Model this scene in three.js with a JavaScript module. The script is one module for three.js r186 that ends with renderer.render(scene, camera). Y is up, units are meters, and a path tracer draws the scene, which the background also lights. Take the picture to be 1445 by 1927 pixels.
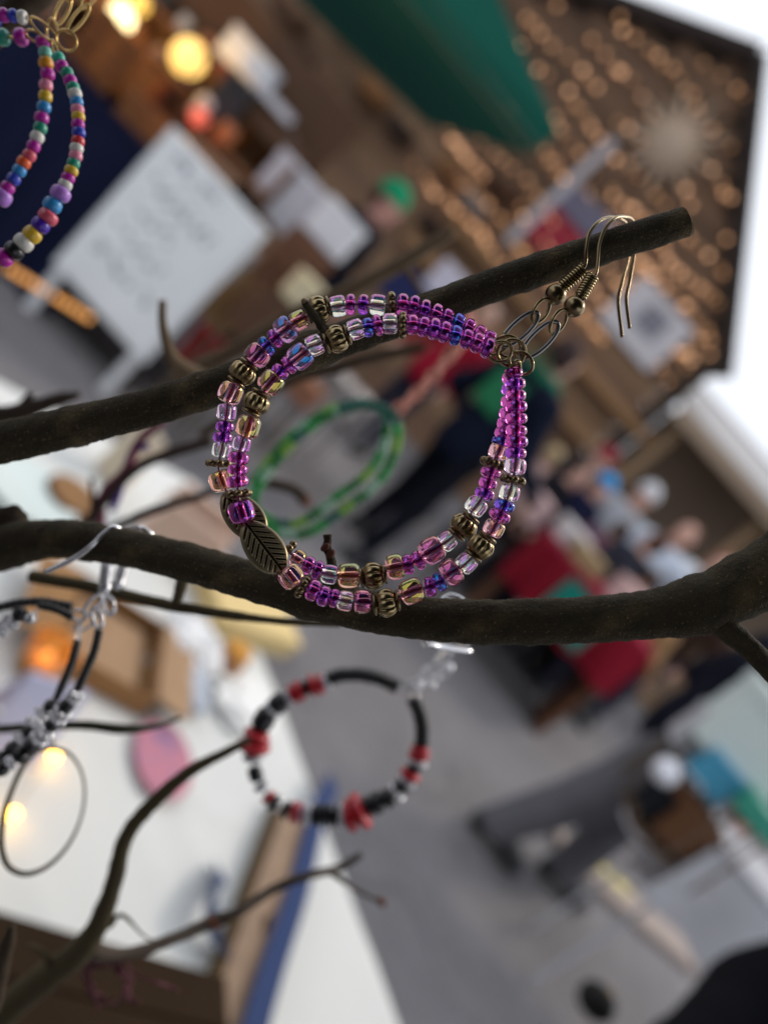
import * as THREE from 'three';
import { RoundedBoxGeometry } from 'three/addons/geometries/RoundedBoxGeometry.js';
import { mergeGeometries } from 'three/addons/utils/BufferGeometryUtils.js';
import { ImprovedNoise } from 'three/addons/math/ImprovedNoise.js';

// ---------------------------------------------------------------- camera
const V = (x, y, z) => new THREE.Vector3(x, y, z);
const scene = new THREE.Scene();
const FOV = 66, EYE = V(0, 1.45, 0), ROLL = THREE.MathUtils.degToRad(48.6), PITCH = THREE.MathUtils.degToRad(14);
const camera = new THREE.PerspectiveCamera(FOV, 1445 / 1927, 0.01, 200);
const X0 = V(1, 0, 0), Y0 = V(0, Math.cos(PITCH), -Math.sin(PITCH)), FW = V(0, -Math.sin(PITCH), -Math.cos(PITCH));
const CX = X0.clone().multiplyScalar(Math.cos(ROLL)).addScaledVector(Y0, Math.sin(ROLL));
const CY = X0.clone().multiplyScalar(-Math.sin(ROLL)).addScaledVector(Y0, Math.cos(ROLL));
camera.position.copy(EYE);
camera.up.copy(CY);
camera.lookAt(EYE.clone().add(FW));
camera.focus = 0.1515;
camera.userData.fStop = 6.5;
// ---------------------------------------------------------------- sky, sun, exposure
{
  const W = 64, H = 32, d = new Float32Array(W * H * 4);
  for (let r = 0; r < H; r++) for (let c = 0; c < W; c++) {
    const up = Math.max(0, (r + 0.5) / H * 2 - 1), k = 1.02 + 0.28 * up, o = (r * W + c) * 4;
    d[o] = 0.98 * k; d[o + 1] = 1.02 * k; d[o + 2] = 1.1 * k; d[o + 3] = 1;
  }
  const sky = new THREE.DataTexture(d, W, H, THREE.RGBAFormat, THREE.FloatType);
  sky.mapping = THREE.EquirectangularReflectionMapping; sky.magFilter = THREE.LinearFilter; sky.needsUpdate = true;
  scene.background = sky; scene.environment = sky;
}
const sun = new THREE.DirectionalLight(0xfff2e2, 1.5);
sun.position.set(6, 9, -10); sun.target.position.set(0, 0, -3);
sun.castShadow = true; sun.shadow.radius = 22; sun.shadow.mapSize.set(2048, 2048);
Object.assign(sun.shadow.camera, { left: -9, right: 9, top: 9, bottom: -9, near: 0.5, far: 40 });
scene.add(sun, sun.target);
const renderer = new THREE.WebGLRenderer({ antialias: true });
renderer.toneMapping = THREE.LinearToneMapping;
renderer.toneMappingExposure = 1.0;
renderer.shadowMap.enabled = true;

// ---------------------------------------------------------------- helpers
const FPX = 963.5 / Math.tan(THREE.MathUtils.degToRad(FOV / 2));
const P = (px, py, d) => EYE.clone().addScaledVector(FW, d).addScaledVector(CX, (px - 722.5) / FPX * d).addScaledVector(CY, -(py - 963.5) / FPX * d);
const onPlane = (px, py, y) => { const r = P(px, py, 1).sub(EYE); return EYE.clone().addScaledVector(r, (y - EYE.y) / r.y); };
const atZ = (px, py, z) => { const r = P(px, py, 1).sub(EYE); return EYE.clone().addScaledVector(r, (z - EYE.z) / r.z); };
const mm = (px, d) => px * d / FPX;             // size in metres of so many pixels at a depth
let seed = 7;
const rnd = () => { seed = (seed * 1664525 + 1013904223) >>> 0; return seed / 4294967296; };
const rr = (a, b) => a + (b - a) * rnd();
const noise = new ImprovedNoise();
const taken = {};
const numbered = (n) => { const k = taken[n] = (taken[n] ?? -1) + 1; return k ? n + '_' + String(k).padStart(3, '0') : n; };
function thing(name, label, category, base = V(0, 0, 0), group) {
  const o = new THREE.Group(); o.name = numbered(name); o.position.copy(base);
  o.userData = { label, category }; if (group) o.userData.group = group;
  scene.add(o); return o;
}
function part(parent, name, geo, mat, pos, quat) {     // geometry in the parent's own axes
  const m = new THREE.Mesh(geo, mat); m.name = name; m.castShadow = m.receiveShadow = true;
  if (pos) m.position.copy(pos); if (quat) m.quaternion.copy(quat);
  parent.add(m); return m;
}
const worldPart = (root, name, geo, mat) => { geo.translate(-root.position.x, -root.position.y, -root.position.z); return part(root, name, geo, mat); };
function structure(name, geo, mat) { const m = part(scene, numbered(name), geo, mat); m.userData.kind = 'structure'; return m; }
const lin = (r, g, b) => new THREE.Color().setRGB(r, g, b);
const std = (c, rough = 0.8, o = {}) => rough >= 0.7 ? new THREE.MeshPhysicalMaterial({ color: Array.isArray(c) ? lin(...c) : c, roughness: rough, specularIntensity: 0.3, ...o }) : new THREE.MeshStandardMaterial({ color: Array.isArray(c) ? lin(...c) : c, roughness: rough, ...o });
const phys = (c, rough, o = {}) => new THREE.MeshPhysicalMaterial({ color: Array.isArray(c) ? lin(...c) : c, roughness: rough, ...o });
const UP = V(0, 1, 0);
const along = (t) => new THREE.Quaternion().setFromUnitVectors(UP, t.clone().normalize());
function texture(size, f, srgb, repX = 1, repY = 1) {
  const d = new Uint8Array(size * size * 4);
  for (let y = 0; y < size; y++) for (let x = 0; x < size; x++) { const v = f(x / size, y / size), o = (y * size + x) * 4; for (let c = 0; c < 3; c++) d[o + c] = Math.max(0, Math.min(255, (Array.isArray(v) ? v[c] : v) * 255)); d[o + 3] = 255; }
  const t = new THREE.DataTexture(d, size, size); t.wrapS = t.wrapT = THREE.RepeatWrapping; t.magFilter = THREE.LinearFilter; t.minFilter = THREE.LinearMipmapLinearFilter; t.generateMipmaps = true;
  if (srgb) t.colorSpace = THREE.SRGBColorSpace; t.repeat.set(repX, repY); t.needsUpdate = true; return t;
}
// noise that repeats without a seam over the unit square
function tiled(u, v, f, z = 0) {
  const n = (a, b) => noise.noise(a * f + 31.7, b * f + 11.3, z);
  return n(u, v) * (1 - u) * (1 - v) + n(u - 1, v) * u * (1 - v) + n(u, v - 1) * (1 - u) * v + n(u - 1, v - 1) * u * v;
}
// a tube with its own radius and wobble at every place; uv in metres
function tube(pts, radius, { segs = 60, radial = 14, bumps = 0, bumpScale = 300, capStart = true, capEnd = true, closed = false } = {}) {
  const curve = new THREE.CatmullRomCurve3(pts, closed, 'centripetal'), n = segs, len = curve.getLength();
  const pos = [], uv = [], idx = [], T = [], C = [];
  for (let i = 0; i <= n; i++) { C.push(curve.getPointAt(i / n)); T.push(curve.getTangentAt(i / n)); }
  let N = V(0, 1, 0).cross(T[0]); if (N.lengthSq() < 1e-4) N = V(1, 0, 0).cross(T[0]); N.normalize();
  const r0 = typeof radius === 'function' ? radius : () => radius;
  for (let i = 0; i <= n; i++) {
    N.addScaledVector(T[i], -N.dot(T[i])).normalize(); const B = T[i].clone().cross(N);
    for (let j = 0; j <= radial; j++) {
      const a = j / radial * Math.PI * 2, dir = N.clone().multiplyScalar(Math.cos(a)).addScaledVector(B, Math.sin(a));
      let r = r0(i / n);
      if (bumps) { const q = C[i].clone().addScaledVector(dir, r).multiplyScalar(bumpScale); r *= 1 + bumps * (noise.noise(q.x, q.y, q.z) + 0.5 * noise.noise(q.x * 2.7, q.y * 2.7, q.z * 2.7)); }
      const p = C[i].clone().addScaledVector(dir, r); pos.push(p.x, p.y, p.z); uv.push(j / radial * Math.PI * 2 * r0(0.5), i / n * len);
    }
  }
  const w = radial + 1;
  for (let i = 0; i < n; i++) for (let j = 0; j < radial; j++) { const a = i * w + j; idx.push(a, a + 1, a + w, a + 1, a + w + 1, a + w); }
  if (!closed) for (const [on, row, flip] of [[capStart, 0, false], [capEnd, n, true]]) if (on) {
    const c = pos.length / 3; pos.push(C[row].x, C[row].y, C[row].z); uv.push(0, row / n * len);
    for (let j = 0; j < radial; j++) { const a = row * w + j; flip ? idx.push(c, a, a + 1) : idx.push(c, a + 1, a); }
  }
  const g = new THREE.BufferGeometry(); g.setAttribute('position', new THREE.Float32BufferAttribute(pos, 3)); g.setAttribute('uv', new THREE.Float32BufferAttribute(uv, 2)); g.setIndex(idx); g.computeVertexNormals();
  // weld the seam's normals
  const nn = g.attributes.normal; for (let i = 0; i <= n; i++) { const a = i * w, b = a + radial; const m = V(nn.getX(a) + nn.getX(b), nn.getY(a) + nn.getY(b), nn.getZ(a) + nn.getZ(b)).normalize(); nn.setXYZ(a, m.x, m.y, m.z); nn.setXYZ(b, m.x, m.y, m.z); }
  g.userData = { curve, C, T }; return g;
}
// surface nets: the zero set of a distance function
function sdfMesh(f, lo, hi, cell) {
  const nx = Math.ceil((hi.x - lo.x) / cell) + 1, ny = Math.ceil((hi.y - lo.y) / cell) + 1, nz = Math.ceil((hi.z - lo.z) / cell) + 1;
  const val = new Float32Array(nx * ny * nz), id = (i, j, k) => i + nx * (j + ny * k), q = V();
  for (let k = 0; k < nz; k++) for (let j = 0; j < ny; j++) for (let i = 0; i < nx; i++) val[id(i, j, k)] = f(q.set(lo.x + i * cell, lo.y + j * cell, lo.z + k * cell));
  const vid = new Int32Array(nx * ny * nz).fill(-1), pos = [], idx = [];
  for (let k = 0; k < nz - 1; k++) for (let j = 0; j < ny - 1; j++) for (let i = 0; i < nx - 1; i++) {
    let sx = 0, sy = 0, sz = 0, n = 0;
    const c = []; for (let b = 0; b < 8; b++) c.push(val[id(i + (b & 1), j + (b >> 1 & 1), k + (b >> 2))]);
    for (let a = 0; a < 8; a++) for (const bit of [1, 2, 4]) if (!(a & bit)) { const b = a | bit; if ((c[a] < 0) !== (c[b] < 0)) { const t = c[a] / (c[a] - c[b]); sx += (a & 1) + (bit === 1 ? t : 0); sy += (a >> 1 & 1) + (bit === 2 ? t : 0); sz += (a >> 2) + (bit === 4 ? t : 0); n++; } }
    if (n) { vid[id(i, j, k)] = pos.length / 3; pos.push(lo.x + (i + sx / n) * cell, lo.y + (j + sy / n) * cell, lo.z + (k + sz / n) * cell); }
  }
  const quad = (a, b, c, d, flip) => { if (a < 0 || b < 0 || c < 0 || d < 0) return; flip ? idx.push(a, c, b, a, d, c) : idx.push(a, b, c, a, c, d); };
  for (let k = 1; k < nz - 1; k++) for (let j = 1; j < ny - 1; j++) for (let i = 1; i < nx - 1; i++) {
    const s = val[id(i, j, k)] < 0;
    if (s !== val[id(i + 1, j, k)] < 0) quad(vid[id(i, j - 1, k - 1)], vid[id(i, j, k - 1)], vid[id(i, j, k)], vid[id(i, j - 1, k)], !s);
    if (s !== val[id(i, j + 1, k)] < 0) quad(vid[id(i - 1, j, k - 1)], vid[id(i - 1, j, k)], vid[id(i, j, k)], vid[id(i, j, k - 1)], !s);
    if (s !== val[id(i, j, k + 1)] < 0) quad(vid[id(i - 1, j - 1, k)], vid[id(i, j - 1, k)], vid[id(i, j, k)], vid[id(i - 1, j, k)], !s);
  }
  const g = new THREE.BufferGeometry(); g.setAttribute('position', new THREE.Float32BufferAttribute(pos, 3)); g.setIndex(idx); g.computeVertexNormals();
  g.setAttribute('uv', new THREE.Float32BufferAttribute(new Float32Array(pos.length / 3 * 2).map((_, i) => i & 1 ? pos[(i >> 1) * 3 + 1] : pos[(i >> 1) * 3]), 2)); return g;
}
const capsule = (p, a, b, ra, rb) => { const ab = b.clone().sub(a), t = Math.max(0, Math.min(1, p.clone().sub(a).dot(ab) / ab.lengthSq())); return p.distanceTo(ab.multiplyScalar(t).add(a)) - (ra + (rb - ra) * t); };
const smin = (a, b, k) => { const h = Math.max(0, k - Math.abs(a - b)) / k; return Math.min(a, b) - h * h * k / 4; };
const rbox = (w, h, d, r = 0.006) => new RoundedBoxGeometry(w, h, d, 2, Math.min(r, w / 3, h / 3, d / 3));

// ---------------------------------------------------------------- materials
const barkTone = texture(256, (u, v) => {
  const a = tiled(u, v, 7), b = tiled(u, v, 30, 3), c = tiled(u, v, 90, 5), k = 0.5 + 0.3 * a + 0.22 * b + 0.25 * c;
  const fleck = tiled(u, v, 34, 9) > 0.40 ? 0.22 : 0;
  const s = Math.max(0, tiled(u, v, 3, 12)) * 0.22; return [0.105 + 0.26 * k + s * 0.8 + fleck * 0.8, 0.093 + 0.235 * k + s * 0.66 + fleck * 0.6, 0.07 + 0.175 * k + s * 0.4 + fleck * 0.38];
}, true, 55, 38);
const barkBump = texture(256, (u, v) => 0.5 + 0.25 * tiled(u, v, 24) + 0.25 * tiled(u, v, 70, 2) + 0.2 * tiled(u, v, 110, 4), false, 55, 38);
const M = {
  bark: std(0xffffff, 0.78, { sheen: 0.4, sheenRoughness: 0.35, sheenColor: lin(0.40, 0.38, 0.33), map: barkTone, bumpMap: barkBump, bumpScale: 0.0006 }),
  twigBark: std([0.05, 0.036, 0.024], 0.85, { bumpMap: barkBump, bumpScale: 0.0003 }),
  cutWood: std([0.22, 0.15, 0.09], 0.9),
  fuzz: std([0.42, 0.36, 0.24], 0.7),
  brass: phys([0.31, 0.235, 0.12], 0.25, { metalness: 1 }),
  brassDark: phys([0.22, 0.165, 0.09], 0.28, { metalness: 1 }),
  patina: std([0.018, 0.014, 0.010], 0.7, { metalness: 0.3 }),
  gunmetal: phys([0.2, 0.19, 0.19], 0.3, { metalness: 1 }),
  gold: phys([0.62, 0.42, 0.16], 0.28, { metalness: 1 }),
  silver: phys([0.78, 0.78, 0.8], 0.25, { metalness: 1 }),
  copper: phys([0.5, 0.22, 0.17], 0.35, { metalness: 1 }),
  thread: phys([0.5, 0.27, 0.45], 0.3),
};
const glassCache = {};
function glass(kind) {
  if (glassCache[kind]) return glassCache[kind];
  const [c, film, filmIor = 2.3] = {
    magenta: [[0.55, 0.09, 0.44], 240], violet: [[0.30, 0.06, 0.56], 236], purple: [[0.42, 0.05, 0.36], 246], blue: [[0.22, 0.09, 0.66], 138],
    clear: [[0.93, 0.86, 0.92], 240], lilac: [[0.80, 0.58, 0.84], 238], smoke: [[0.54, 0.26, 0.46], 139], pink: [[0.90, 0.44, 0.52], 212], peach: [[0.88, 0.42, 0.30], 192], plum: [[0.50, 0.17, 0.33], 228], rose: [[0.62, 0.24, 0.27], 196],
    emerald: [[0.02, 0.52, 0.09], 380], lime: [[0.32, 0.68, 0.06], 500], teal: [[0.015, 0.22, 0.15], 330], mint: [[0.5, 0.82, 0.62], 300], leafgreen: [[0.01, 0.32, 0.05], 450],
  }[kind];
  return glassCache[kind] = phys(c, 0.04, { transmission: /emerald|lime|teal|leaf|mint/.test(kind) ? 0.4 : 1, thickness: 0.003, ior: 1.52, iridescence: /emerald|lime|teal|leaf|mint/.test(kind) ? 0 : 1, iridescenceIOR: filmIor, iridescenceThicknessRange: [100, film] });
}
const opaqueCache = {};
const enamel = (hex) => opaqueCache[hex] ??= phys(hex, 0.38, { clearcoat: 0.35, clearcoatRoughness: 0.25 });

// ---------------------------------------------------------------- bead shapes (unit: length 1 along y, diameter 1)
const lathe = (pts, seg = 28) => new THREE.LatheGeometry(pts.map(([x, y]) => new THREE.Vector2(x, y)), seg);
function ringBead(hole, corner, power, seg = 28) {         // a bored bead: rounded outside, open hole
  const pts = [], n = 18;
  for (let i = 0; i <= n; i++) { const a = -Math.PI / 2 + Math.PI * i / n, s = Math.sin(a), c = Math.cos(a); pts.push([hole + (0.5 - hole) * Math.pow(c, power), 0.5 * Math.sign(s) * Math.pow(Math.abs(s), corner)]); }
  for (let i = 1; i <= 3; i++) pts.push([hole * 0.96, 0.5 - i / 3 * 1.0]);
  pts[pts.length - 1] = [hole, -0.5]; return lathe(pts, seg);
}
const SHAPE = { seed: ringBead(0.15, 0.8, 0.62), tubeBead: ringBead(0.17, 0.72, 0.36), barrel: ringBead(0.12, 0.78, 0.42), pony: ringBead(0.16, 0.85, 0.7) };
SHAPE.melon = (() => {                                    // fluted antique bead
  const g = new THREE.SphereGeometry(0.5, 108, 28), p = g.attributes.position;
  for (let i = 0; i < p.count; i++) { const x = p.getX(i), y = p.getY(i), z = p.getZ(i), a = Math.atan2(z, x), r = Math.hypot(x, z) * 2, lobe = Math.pow(Math.abs(Math.cos(a * 4.5)), 0.42); const k = 0.5 * Math.pow(r, 0.72) * (0.86 + 0.14 * lobe); p.setXYZ(i, Math.cos(a) * k, y * 0.94, Math.sin(a) * k); }
  g.computeVertexNormals(); return g;
})();
SHAPE.collar = (() => { const g = new THREE.TorusGeometry(0.29, 0.06, 10, 28); g.rotateX(Math.PI / 2); return g; })();
SHAPE.daisy = (() => {
  const gs = []; for (let i = 0; i < 7; i++) { const a = i / 7 * Math.PI * 2, s = new THREE.SphereGeometry(0.16, 12, 9); s.translate(Math.cos(a) * 0.34, 0, Math.sin(a) * 0.34); gs.push(s); }
  const t = new THREE.TorusGeometry(0.24, 0.1, 8, 20); t.rotateX(Math.PI / 2); gs.push(t); return mergeGeometries(gs.map((g) => { g.deleteAttribute('uv'); return g; }));
})();
// leaf bead with raised blade and engraved veins; long axis y, face +z
function leafShape(len, wid, thick) {
  const nu = 60, nv = 84, pos = [], col = [], idx = [];
  for (const side of [1, -1]) {
    const base = pos.length / 3;
    for (let j = 0; j <= nv; j++) for (let i = 0; i <= nu; i++) {
      const v = j / nv * 2 - 1, s = i / nu * 2 - 1, w = Math.pow(Math.max(0, 1 - v * v), 0.55) * (1 - 0.1 * v);
      const x = s * w, edge = Math.min(1, (1 - Math.abs(s)) * 4) , rim = Math.pow(Math.max(0, 1 - s * s), 0.35) * Math.pow(Math.max(0, 1 - Math.pow(Math.abs(v), 4)), 0.5);
      // grooves: the midrib and nine veins a side, sloping to the tip
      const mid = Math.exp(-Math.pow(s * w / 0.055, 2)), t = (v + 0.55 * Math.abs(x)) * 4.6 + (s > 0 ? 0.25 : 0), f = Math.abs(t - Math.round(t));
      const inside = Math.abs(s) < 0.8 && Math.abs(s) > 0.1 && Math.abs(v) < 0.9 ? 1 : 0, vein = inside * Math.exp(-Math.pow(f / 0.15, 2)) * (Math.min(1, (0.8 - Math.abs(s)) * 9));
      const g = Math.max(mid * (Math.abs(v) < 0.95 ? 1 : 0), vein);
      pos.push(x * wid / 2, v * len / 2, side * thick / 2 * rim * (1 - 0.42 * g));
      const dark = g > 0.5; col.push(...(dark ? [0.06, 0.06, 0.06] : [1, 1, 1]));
    }
    for (let j = 0; j < nv; j++) for (let i = 0; i < nu; i++) { const a = base + j * (nu + 1) + i; side > 0 ? idx.push(a, a + 1, a + nu + 1, a + 1, a + nu + 2, a + nu + 1) : idx.push(a, a + nu + 1, a + 1, a + 1, a + nu + 1, a + nu + 2); }
  }
  const g = new THREE.BufferGeometry(); g.setAttribute('position', new THREE.Float32BufferAttribute(pos, 3)); g.setAttribute('color', new THREE.Float32BufferAttribute(col, 3)); g.setIndex(idx); g.computeVertexNormals(); return g;
}
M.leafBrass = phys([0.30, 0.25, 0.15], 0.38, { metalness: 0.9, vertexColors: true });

// ================================================================ GROUND
const asphaltTone = texture(512, (u, v) => { const k = 0.5 + 0.35 * tiled(u, v, 5) + 0.25 * tiled(u, v, 21, 2) + 0.3 * tiled(u, v, 80, 4) + 0.3 * tiled(u, v, 150, 6); const st = tiled(u, v, 3, 8) > 0.16 ? 0.045 : 0, cr = Math.abs(tiled(u, v, 4, 14)) < 0.012 ? 0.035 : 0; return [0.385 + 0.13 * k - st - cr, 0.378 + 0.125 * k - st - cr, 0.385 + 0.125 * k - st - cr]; }, true, 0.35, 0.35);
const asphaltBump = texture(256, (u, v) => 0.5 + 0.5 * tiled(u, v, 60), false, 4, 4);
{
  const g = new THREE.PlaneGeometry(160, 160, 1, 1); g.rotateX(-Math.PI / 2); const p = g.attributes.position, uv = g.attributes.uv; for (let i = 0; i < p.count; i++) uv.setXY(i, p.getX(i), p.getZ(i));
  structure('ground', g, std(0xffffff, 0.9, { map: asphaltTone, bumpMap: asphaltBump, bumpScale: 0.004 }));
}

// ================================================================ BRANCHES OF THE DISPLAY
const line = (rows) => rows.map(([x, y, d]) => P(x, y, d));
function radiusAlong(rows) {                              // rows of [x, y, depth, width in px]; radius in metres at the fraction of the way
  const pts = line(rows), acc = [0]; for (let i = 1; i < pts.length; i++) acc.push(acc[i - 1] + pts[i].distanceTo(pts[i - 1]));
  const tot = acc[acc.length - 1], r = rows.map(([, , d, w]) => mm(w / 2, d));
  return (t) => { const s = t * tot; let i = 0; while (i < acc.length - 2 && acc[i + 1] < s) i++; const k = Math.min(1, (s - acc[i]) / (acc[i + 1] - acc[i])), e = k * k * (3 - 2 * k); return r[i] + (r[i + 1] - r[i]) * e; };
}
const nodes = (f, list) => (t) => f(t) * (1 + list.reduce((s, [at, k, w]) => s + k * Math.exp(-Math.pow((t - at) / w, 2)), 0));
function branchGeo(rows, o = {}) { if (o.nodes) return tube(line(rows), nodes(radiusAlong(rows), o.nodes), { segs: 90, radial: 22, bumps: 0.07, bumpScale: 420, ...o }); return tube(line(rows), radiusAlong(rows), { segs: 90, radial: 22, bumps: 0.05, bumpScale: 420, ...o }); }
function fuzzOn(root, geo, count, len, name = 'bark_hair') {   // fine hairs standing on the bark
  const { C } = geo.userData, pos = geo.attributes.position, nor = geo.attributes.normal, hair = new THREE.ConeGeometry(0.000014, 1, 3, 1); hair.translate(0, 0.5, 0);
  const inst = new THREE.InstancedMesh(hair, M.fuzz, count), m = new THREE.Matrix4();
  for (let i = 0; i < count; i++) {
    const k = Math.floor(rnd() * (pos.count - 2)), p = V(pos.getX(k), pos.getY(k), pos.getZ(k)), k2 = Math.min(pos.count - 2, k + 23), p2 = V(pos.getX(k2), pos.getY(k2), pos.getZ(k2)), k3 = k + 1, p3 = V(pos.getX(k3), pos.getY(k3), pos.getZ(k3));
    const u = rnd(), w = rnd(); if (p.distanceTo(p2) < 0.004 && p.distanceTo(p3) < 0.004) { const b = p.clone(); p.addScaledVector(p2.sub(b), u * 0.9).addScaledVector(p3.sub(b), w * 0.9); }
    const n = V(nor.getX(k), nor.getY(k), nor.getZ(k)).add(V(rr(-0.7, 0.7), rr(-0.7, 0.7), rr(-0.7, 0.7))).normalize();
    m.compose(p.addScaledVector(n, -0.00004), along(n), V(1, len * rr(0.4, 1.3), 1)); inst.setMatrixAt(i, m);
  }
  inst.name = name; inst.userData.kind = 'stuff'; root.add(inst); return inst;
}
const LENT = new THREE.IcosahedronGeometry(1, 1);
function lenticels(root, geo, count) {                      // small corky specks on the bark
  const pos = geo.attributes.position, nor = geo.attributes.normal, { T } = geo.userData, w = pos.count / T.length | 0, inst = new THREE.InstancedMesh(LENT, std([0.2, 0.135, 0.07], 0.9), count), m = new THREE.Matrix4();
  for (let i = 0; i < count; i++) { const k = Math.floor(rnd() * (pos.count - 2)), n = V().fromBufferAttribute(nor, k), p = V().fromBufferAttribute(pos, k), t = T[Math.min(T.length - 1, Math.floor(k / w))], s = n.clone().cross(t).normalize(); m.makeBasis(s.multiplyScalar(rr(0.0001, 0.00022)), n.clone().multiplyScalar(0.0001), t.clone().multiplyScalar(rr(0.00008, 0.00016))); m.setPosition(p.addScaledVector(t, rr(-0.0004, 0.0004))); inst.setMatrixAt(i, m); }
  inst.name = 'lenticels'; inst.userData.kind = 'stuff'; root.add(inst);
}
// upper branch
{
  const rows = [[1288, 418, 0.1590, 57], [1180, 452, 0.1595, 60], [1000, 512, 0.1605, 62], [820, 577, 0.1612, 63], [640, 640, 0.1618, 66], [450, 712, 0.163, 68], [300, 762, 0.166, 71], [150, 800, 0.170, 74], [0, 833, 0.174, 80], [-160, 850, 0.178, 90], [-320, 880, 0.182, 100]];
  const root = thing('display_branch', 'dark straight branch with a clean cut end that carries the purple earring hooks', 'branch', P(1288, 418, 0.159));
  const g = branchGeo(rows, { segs: 200, capStart: false, nodes: [[0.17, 0.06, 0.008], [0.405, 0.14, 0.018], [0.53, 0.07, 0.01], [0.68, 0.1, 0.012], [0.82, 0.12, 0.014]] }), limb = worldPart(root, 'limb', g, M.bark);
  // cut end: shallow splintered disc
  const e = P(1289, 418, 0.159), ax = line(rows)[0].sub(line(rows)[1]).normalize(), q = along(ax), R = mm(28.2, 0.159);
  const cp = [[0, 0.0001], [R * 0.25, 0.00012], [R * 0.5, 0.00008], [R * 0.75, 0.0001], [R * 0.96, 0.00008], [R * 1.0, 0.00002], [R * 1.0, -0.0005]], cg = lathe(cp, 40), pp = cg.attributes.position;
  for (let i = 0; i < pp.count; i++) if (pp.getY(i) > -0.0003) pp.setY(i, pp.getY(i) + 0.00016 * noise.noise(pp.getX(i) * 1500, 1, pp.getZ(i) * 1500) + 0.18 * pp.getX(i)); cg.computeVertexNormals();
  part(root, 'cut_end', cg, M.cutWood, e.clone().sub(root.position), q); { const sp = part(root, 'splinter', new THREE.ConeGeometry(0.0003, 0.0009, 6), M.cutWood, P(1294, 443, 0.158).sub(root.position), q); sp.scale.set(1, 1, 0.5); }
  fuzzOn(limb, g, 7000, 0.00045); lenticels(limb, g, 420);
  // spur between the strands
  const sp = [[638, 640, 0.1585, 20], [612, 622, 0.154, 19], [596, 600, 0.1495, 17], [583, 583, 0.1475, 15], [573, 568, 0.1465, 14]];
  const sg = branchGeo(sp, { segs: 26, radial: 12, bumps: 0.16, bumpScale: 900, capEnd: true }); worldPart(root, 'spur', sg, M.bark);
  const tip = part(root, 'spur_tip', new THREE.SphereGeometry(mm(7, 0.1465), 10, 8), M.cutWood, P(573, 568, 0.1465).sub(root.position)); tip.scale.set(1, 0.8, 1);
}
// lower branch with its fork
{
  const rows = [[1620, 985, 0.156, 150], [1500, 1050, 0.157, 138], [1420, 1092, 0.158, 124], [1340, 1130, 0.159, 110], [1250, 1152, 0.160, 92], [1100, 1166, 0.1612, 87], [900, 1170, 0.1622, 84], [740, 1157, 0.1635, 80], [600, 1128, 0.165, 78], [450, 1086, 0.170, 74], [330, 1052, 0.177, 72], [200, 1024, 0.187, 70], [100, 1014, 0.195, 74], [0, 1030, 0.203, 90], [-120, 1060, 0.212, 96]];
  const root = thing('display_branch', 'thick forked branch crossing under the purple earrings and carrying the silver hooks', 'branch', P(1340, 1130, 0.159));
  const g = branchGeo(rows, { segs: 230, radial: 26, nodes: [[0.16, 0.12, 0.02], [0.3, 0.05, 0.008], [0.5, 0.1, 0.012], [0.63, 0.06, 0.01], [0.76, 0.1, 0.012]] }), limb = worldPart(root, 'limb', g, M.bark);
  fuzzOn(limb, g, 7000, 0.00045); lenticels(limb, g, 620);
  const tw = [[1320, 1132, 0.1585, 70], [1352, 1166, 0.1575, 58], [1378, 1192, 0.157, 46], [1412, 1222, 0.1565, 42], [1450, 1262, 0.156, 40], [1510, 1330, 0.155, 36]];
  const tg = branchGeo(tw, { segs: 50, radial: 18, bumps: 0.09 }), t2 = worldPart(root, 'side_twig', tg, M.bark); fuzzOn(t2, tg, 900, 0.0005);
  const st = [[632, 1120, 0.1635, 24], [627, 1080, 0.1625, 20], [622, 1050, 0.162, 17], [615, 1030, 0.1617, 18], [617, 1018, 0.1616, 15], [616, 1006, 0.1615, 16]];
  const sg = branchGeo(st, { segs: 30, radial: 12, bumps: 0.2, bumpScale: 1000 }), s2 = worldPart(root, 'spur', sg, M.bark); fuzzOn(s2, sg, 220, 0.0006);
  for (const [x, y] of [[612, 1030], [622, 1042]]) { const b = part(root, 'bud', new THREE.SphereGeometry(mm(8, 0.161), 10, 8), std([0.11, 0.045, 0.03], 0.7), P(x, y, 0.1605).sub(root.position)); b.scale.set(0.9, 1.3, 0.9); }
  // dark knotty end of the limb
  for (const [x, y, r] of [[20, 985, 34], [-25, 1010, 44], [60, 1005, 26]]) { const k = new THREE.IcosahedronGeometry(mm(r, 0.203), 3), pp = k.attributes.position; for (let i = 0; i < pp.count; i++) { const v = V().fromBufferAttribute(pp, i), n = 1 + 0.3 * noise.noise(v.x * 300, v.y * 300, v.z * 300 + r); pp.setXYZ(i, v.x * n, v.y * n, v.z * n); } k.computeVertexNormals(); part(root, 'knot', k, M.twigBark, P(x, y, 0.203).sub(root.position)); }
}
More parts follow.
